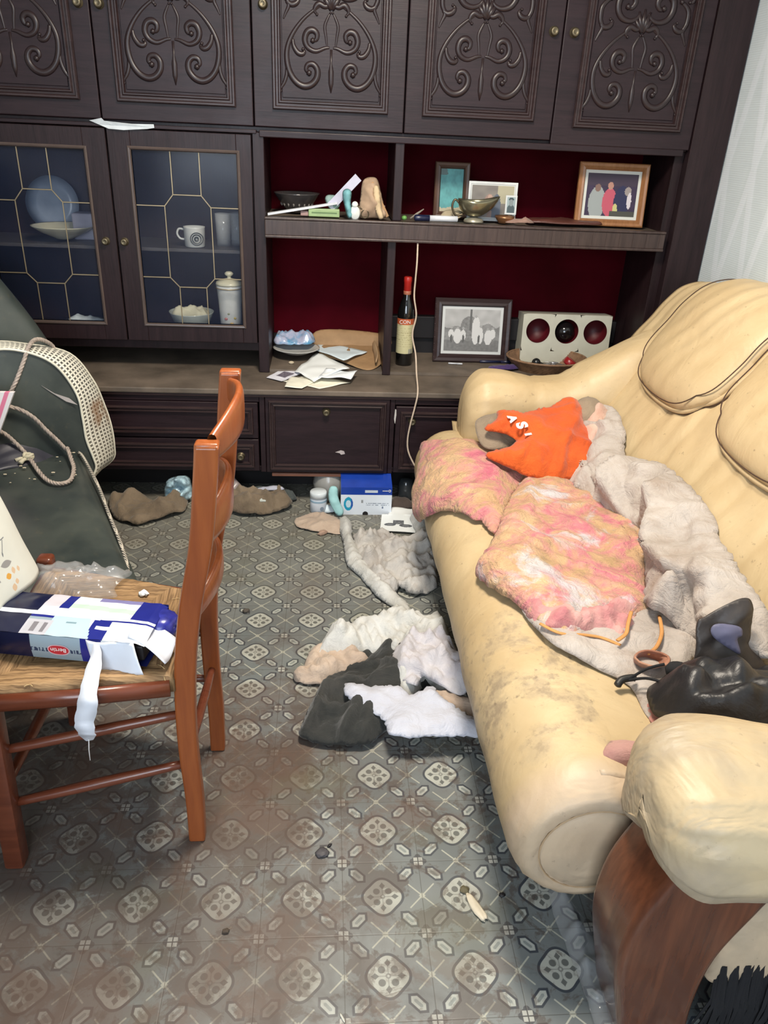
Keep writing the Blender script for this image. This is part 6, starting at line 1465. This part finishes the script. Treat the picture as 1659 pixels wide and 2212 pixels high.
# litter on the tiles
def chip(x,y,sx,sy,sz,rot,mat,label,nm,cat='litter',seed=0):
    bm=bmesh.new(); bmesh.ops.create_icosphere(bm,subdivisions=3,radius=1,matrix=Matrix())
    for v in bm.verts:
        n_=1+.35*noise.noise(v.co*1.8+Vector((seed,0,0))); v.co=Vector((v.co.x*sx*n_,v.co.y*sy*n_,max(0,v.co.z*sz*n_+sz*.8)))
    Mx=Matrix.Translation((x,y,0.0005))@Matrix.Rotation(rot,4,'Z')
    for v in bm.verts: v.co=Mx@v.co
    return small(nm,bm,mat,label,cat)
chip(.424,-1.392,.011,.034,.004,-2.75,plain('yellowed_rind',(.62,.55,.42),.6),'torn yellowish-white rind lying on a tile medallion near the sofa','rind','rind',3)
chip(.407,-1.352,.009,.009,.003,0,plain('dark_olive_spot',(.10,.085,.045),.7),'dark round crumb touching the torn rind','crumb','crumb',5)
chip(.482,-1.366,.007,.005,.003,0,M_BLACKIN,'tiny black pellet right of the torn rind','pellet','pellet',6)
chip(.118,-1.255,.013,.012,.004,.3,plain('grey_slate_chip',(.055,.05,.055),.6),'dark grey flat chip in the middle of the tiles','chip','chip',7)
chip(.134,-1.236,.006,.003,.002,.8,M_BLACKIN,'small black splinter beside the dark grey chip','splinter','splinter',8)
chip(-.125,-.354,.011,.010,.006,.2,plain('dark_lint',(.07,.06,.05),.9),'dark lint ball on the tiles right of the dining chair','lint','lint',9)
chip(-.063,-1.424,.007,.005,.004,.2,plain('brown_crumb',(.07,.05,.035),.9),'brown crumb on the near tiles below the chair post','crumb','crumb',10)
chip(.155,-1.590,.002,.009,.0015,.5,plain('white_splinter',(.6,.58,.5),.7),'tiny white splinter on the nearest tiles','splinter','splinter',12)
chip(.112,.155,.020,.010,.010,.6,plain('pinkish_wad',(.36,.24,.18),.8),'pinkish brown wad beside the cream rag near the white strip','wad','wad',13)
# -- package, plastic bag and litter on the chair seat
PK=RT((-.335,-1.118,.457),rz=math.radians(-9))
pk=thing('wipes_pack','long blue, silver and white pack torn open at one end on the rush seat','pack',(-.335,-1.118,.457))
def pkcol(x,y,side):
    """x along the pack, y across (top) or height (front)"""
    blue=(.016,.022,.20); navy=(.006,.008,.035); silver=(.26,.33,.38); white=(.70,.74,.78)
    if side=='front':
        if x<-.085: return navy
        if x<.012: 
            if .018<y<.026 and (x<-.048 or x>-.008) and noise.noise(Vector((x*600,y*60,0)))>-.15: return (.02,.04,.09)
            k=(y/.05); return tuple(a*(.8+.4*k) for a in silver)
        if x<.05-(.04-y)*.3: return blue
        return white
    if y<-.012:   # front half of the top
        if x<-.105: return navy
        if x<-.055 and y<-.026: 
            if -.100<x<-.062 and -.058<y<-.034: return (.18,.17,.19) if int(x*900)%2 else (.42,.42,.46)
            return (.45,.45,.50)
        if x<-.06: return blue if y>-.02 else silver
        if x<.02-(y+.04)*.3: return (.42,.55,.62) if not (-.03<x<-.01 and -.030<y<-.027) else (.2,.3,.35)
        if .02<x<.055 and y<-.014: return blue if not (.030<x and -.040<y<-.030) else white
        if x>.03 and -.016<y<-.012: return blue
        return white
    if x<-.10: return navy if y>.0 else white
    if x<-.065 and y>.02: return (.55,.52,.58)
    if -.065<x<-.045 and y>.015: return blue
    if x>.085 and y>-.005: return blue if not y>.055 else blue
    if x>.0 and y>.052: return (.20,.19,.38)
    if abs(y-(.026-.06*(x+.01)))<.008 and -.05<x<.09: return (.46,.68,.52)
    return white
hh=.052
def topz(x,y): return hh+.006*math.cos(y/.07*PI/2)*1.2+.0015*noise.noise(Vector((x*40,y*40,0)))-.012*max(0,(x-.12)/.03)
painted('printed_top',lambda u,v: PK@Vector((-.19+u*.325,-.066+v*.132,topz(-.19+u*.325,-.066+v*.132))),lambda u,v: pkcol(-.19+u*.325,-.066+v*.132,'top'),130,56,M_COLG,pk,smooth=True)
painted('printed_side',lambda u,v: PK@Vector((-.19+u*.27,-.066-.003*math.sin(v*PI),v*hh)),lambda u,v: pkcol(-.19+u*.27,v*hh,'front'),120,30,M_COLG,pk,smooth=True)
bm=bmesh.new(); quad(bm,PK,(-.19,-.066,0),(-.19,.066,0),(-.19,.066,hh),(-.19,-.066,hh)); quad(bm,PK,(-.19,.066,0),(.135,.066,0),(.135,.066,hh),(-.19,.066,hh)); quad(bm,PK,(-.19,-.066,.001),(.135,-.066,.001),(.135,.066,.001),(-.19,.066,.001)); mesh_obj('carton',bm,plain('navy_carton',(.010,.014,.09),.35),pk)
bm=bmesh.new()
def endb(u,v):
    a=2*PI*v; k=math.cos(u*PI/2)**.6 if u<1 else 0
    return PK@Vector((.128+.034*math.sin(u*PI/2)+.003*noise.noise(Vector((u*5,a,1))),.030+.036*k*math.copysign(abs(math.cos(a))**.7,math.cos(a))+.003*noise.noise(Vector((a*2,u*6,3))),.027+.027*k*math.copysign(abs(math.sin(a))**.7,math.sin(a))))
grid_surface(bm,endb,10,26,closev=True); mesh_obj('crumpled_end',bm,plain('crumpled_blue_film',(.025,.03,.24),.25,var=.3,scale=60),pk,True,label='crumpled blue closed end')
M_PKW=plain('torn_white_card',(.66,.70,.78),.6,var=.05)
bm=bmesh.new()   # torn open end: white front, flap
def torn1(u,v):
    x=.045+.090*u-.02*(1-v); z_=hh*(1-v)+.004*math.sin(u*9)*v-.010*v*v; y=-.068-.012*v-.004*math.sin(u*6+v*3)
    return PK@Vector((x,y,max(-.02,z_)))
grid_surface(bm,torn1,18,10)
for v_ in bm.verts: v_.co+=Vector((0,0,.0016*noise.noise(v_.co*80)))
solid(mesh_obj('torn_side',bm,M_PKW,pk,True,label='bare white torn card'),.0012)
bm=bmesh.new()
def torn2(u,v):
    return PK@Vector((.10+.075*u,-.055+.07*v-.02*u,hh+.004-.038*u**1.3+.006*math.sin(v*5+u*3)))
grid_surface(bm,torn2,12,10); solid(mesh_obj('torn_flap',bm,M_PKW,pk,True,label='white torn top flap'),.0012)
bm=bmesh.new(); box(bm,.095,.128,-.058,-.002,.006,.040,.004,M=PK); mesh_obj('dark_inside',bm,M_BLACKIN,pk)
# logo on the side, upside down as the pack lies
bm=bmesh.new(); 
def oval(bm,x,z_,rx,rz,t,d):
    vs_=[bm.verts.new(PK@Vector((x+rx*math.copysign(abs(math.cos(a))**.8,math.cos(a)),-.0695-d,z_+rz*math.sin(a)))) for a in [2*PI*k/36 for k in range(36)]]; bm.faces.new(vs_)
oval(bm,-.030,.024,.0215,.0115,0,.0004); mesh_obj('logo_rim',bm,plain('pale_pink_rim',(.62,.40,.44),.4),pk)
bm=bmesh.new(); oval(bm,-.030,.024,.0195,.0096,0,.0008); mesh_obj('logo_oval',bm,plain('logo_red',(.45,.02,.035),.35),pk)
text_mesh('Bertin',.0125,M_PRINTW,pk,PK@RT((-.030,-.0706,.0245),rx=PI/2)@Matrix.Rotation(PI,4,'Z'),.0002)
# torn strip hanging over the seat edge
ts=[]
bm=bmesh.new()
path_=catmull([(-.300,-1.196,.505),(-.298,-1.212,.490),(-.300,-1.262,.462),(-.303,-1.280,.430),(-.312,-1.284,.395),(-.310,-1.284,.370),(-.308,-1.284,.352)],6); wd=[.012,.022,.032,.040,.038,.034,.012]
L_=len(path_); A_=[];B_=[]
for i,p in enumerate(path_):
    t=i/(L_-1)*6; k=int(min(5,t)); w_=wd[k]+(wd[k+1]-wd[k])*(t-k); w_*=.85+.2*noise.noise(Vector((i*.4,1,1)))
    A_.append(bm.verts.new(p+Vector((-w_*.55,0,0)))); B_.append(bm.verts.new(p+Vector((w_*.55,-.004*math.sin(i*.5),0))))
for i in range(L_-1): bm.faces.new((A_[i],A_[i+1],B_[i+1],B_[i]))
solid(small('torn_strip',bm,plain('torn_white_paper_strip',(.66,.68,.74),.7,var=.05),'torn white paper strip hanging from the pack over the seat edge','paper',True),.0012)
bm=bmesh.new(); tube(bm,[(-.309,-1.284,.356),(-.312,-1.284,.33),(-.313,-1.284,.305)],.0009,5); small('thread',bm,M_PRINTW,'thin white thread dangling below the torn paper strip','thread')
cloth('clear_bag',[(-.10,-.05),(-.085,.04),(-.02,.055),(.06,.04),(.115,.045),(.09,-.01),(.10,-.05),(.02,-.055)],lambda a,b,h: Vector((-.425+a,-.925+b-.25*a*0,.452+h)),M_CLEAR,'clear crinkled plastic bag on the rush seat behind the torn pack','bag',bulk=.020,bw=.02,amp=.022,fs=16,stretch=2,seed=150,thick=.0006,sharp=1.2)
bm=bmesh.new()
bmesh.ops.create_icosphere(bm,subdivisions=3,radius=.009,matrix=Matrix.Translation((-.273,-.945,.452))@Matrix.Diagonal((1.1,.8,.55,1)))
for v_ in bm.verts: v_.co+=Vector((noise.noise(v_.co*220),noise.noise(v_.co*220+Vector((5,0,0))),noise.noise(v_.co*220+Vector((0,7,0)))))*.006
small('paper_wad',bm,M_PAPER,'tiny white paper wad on the rush seat near the back','wad')
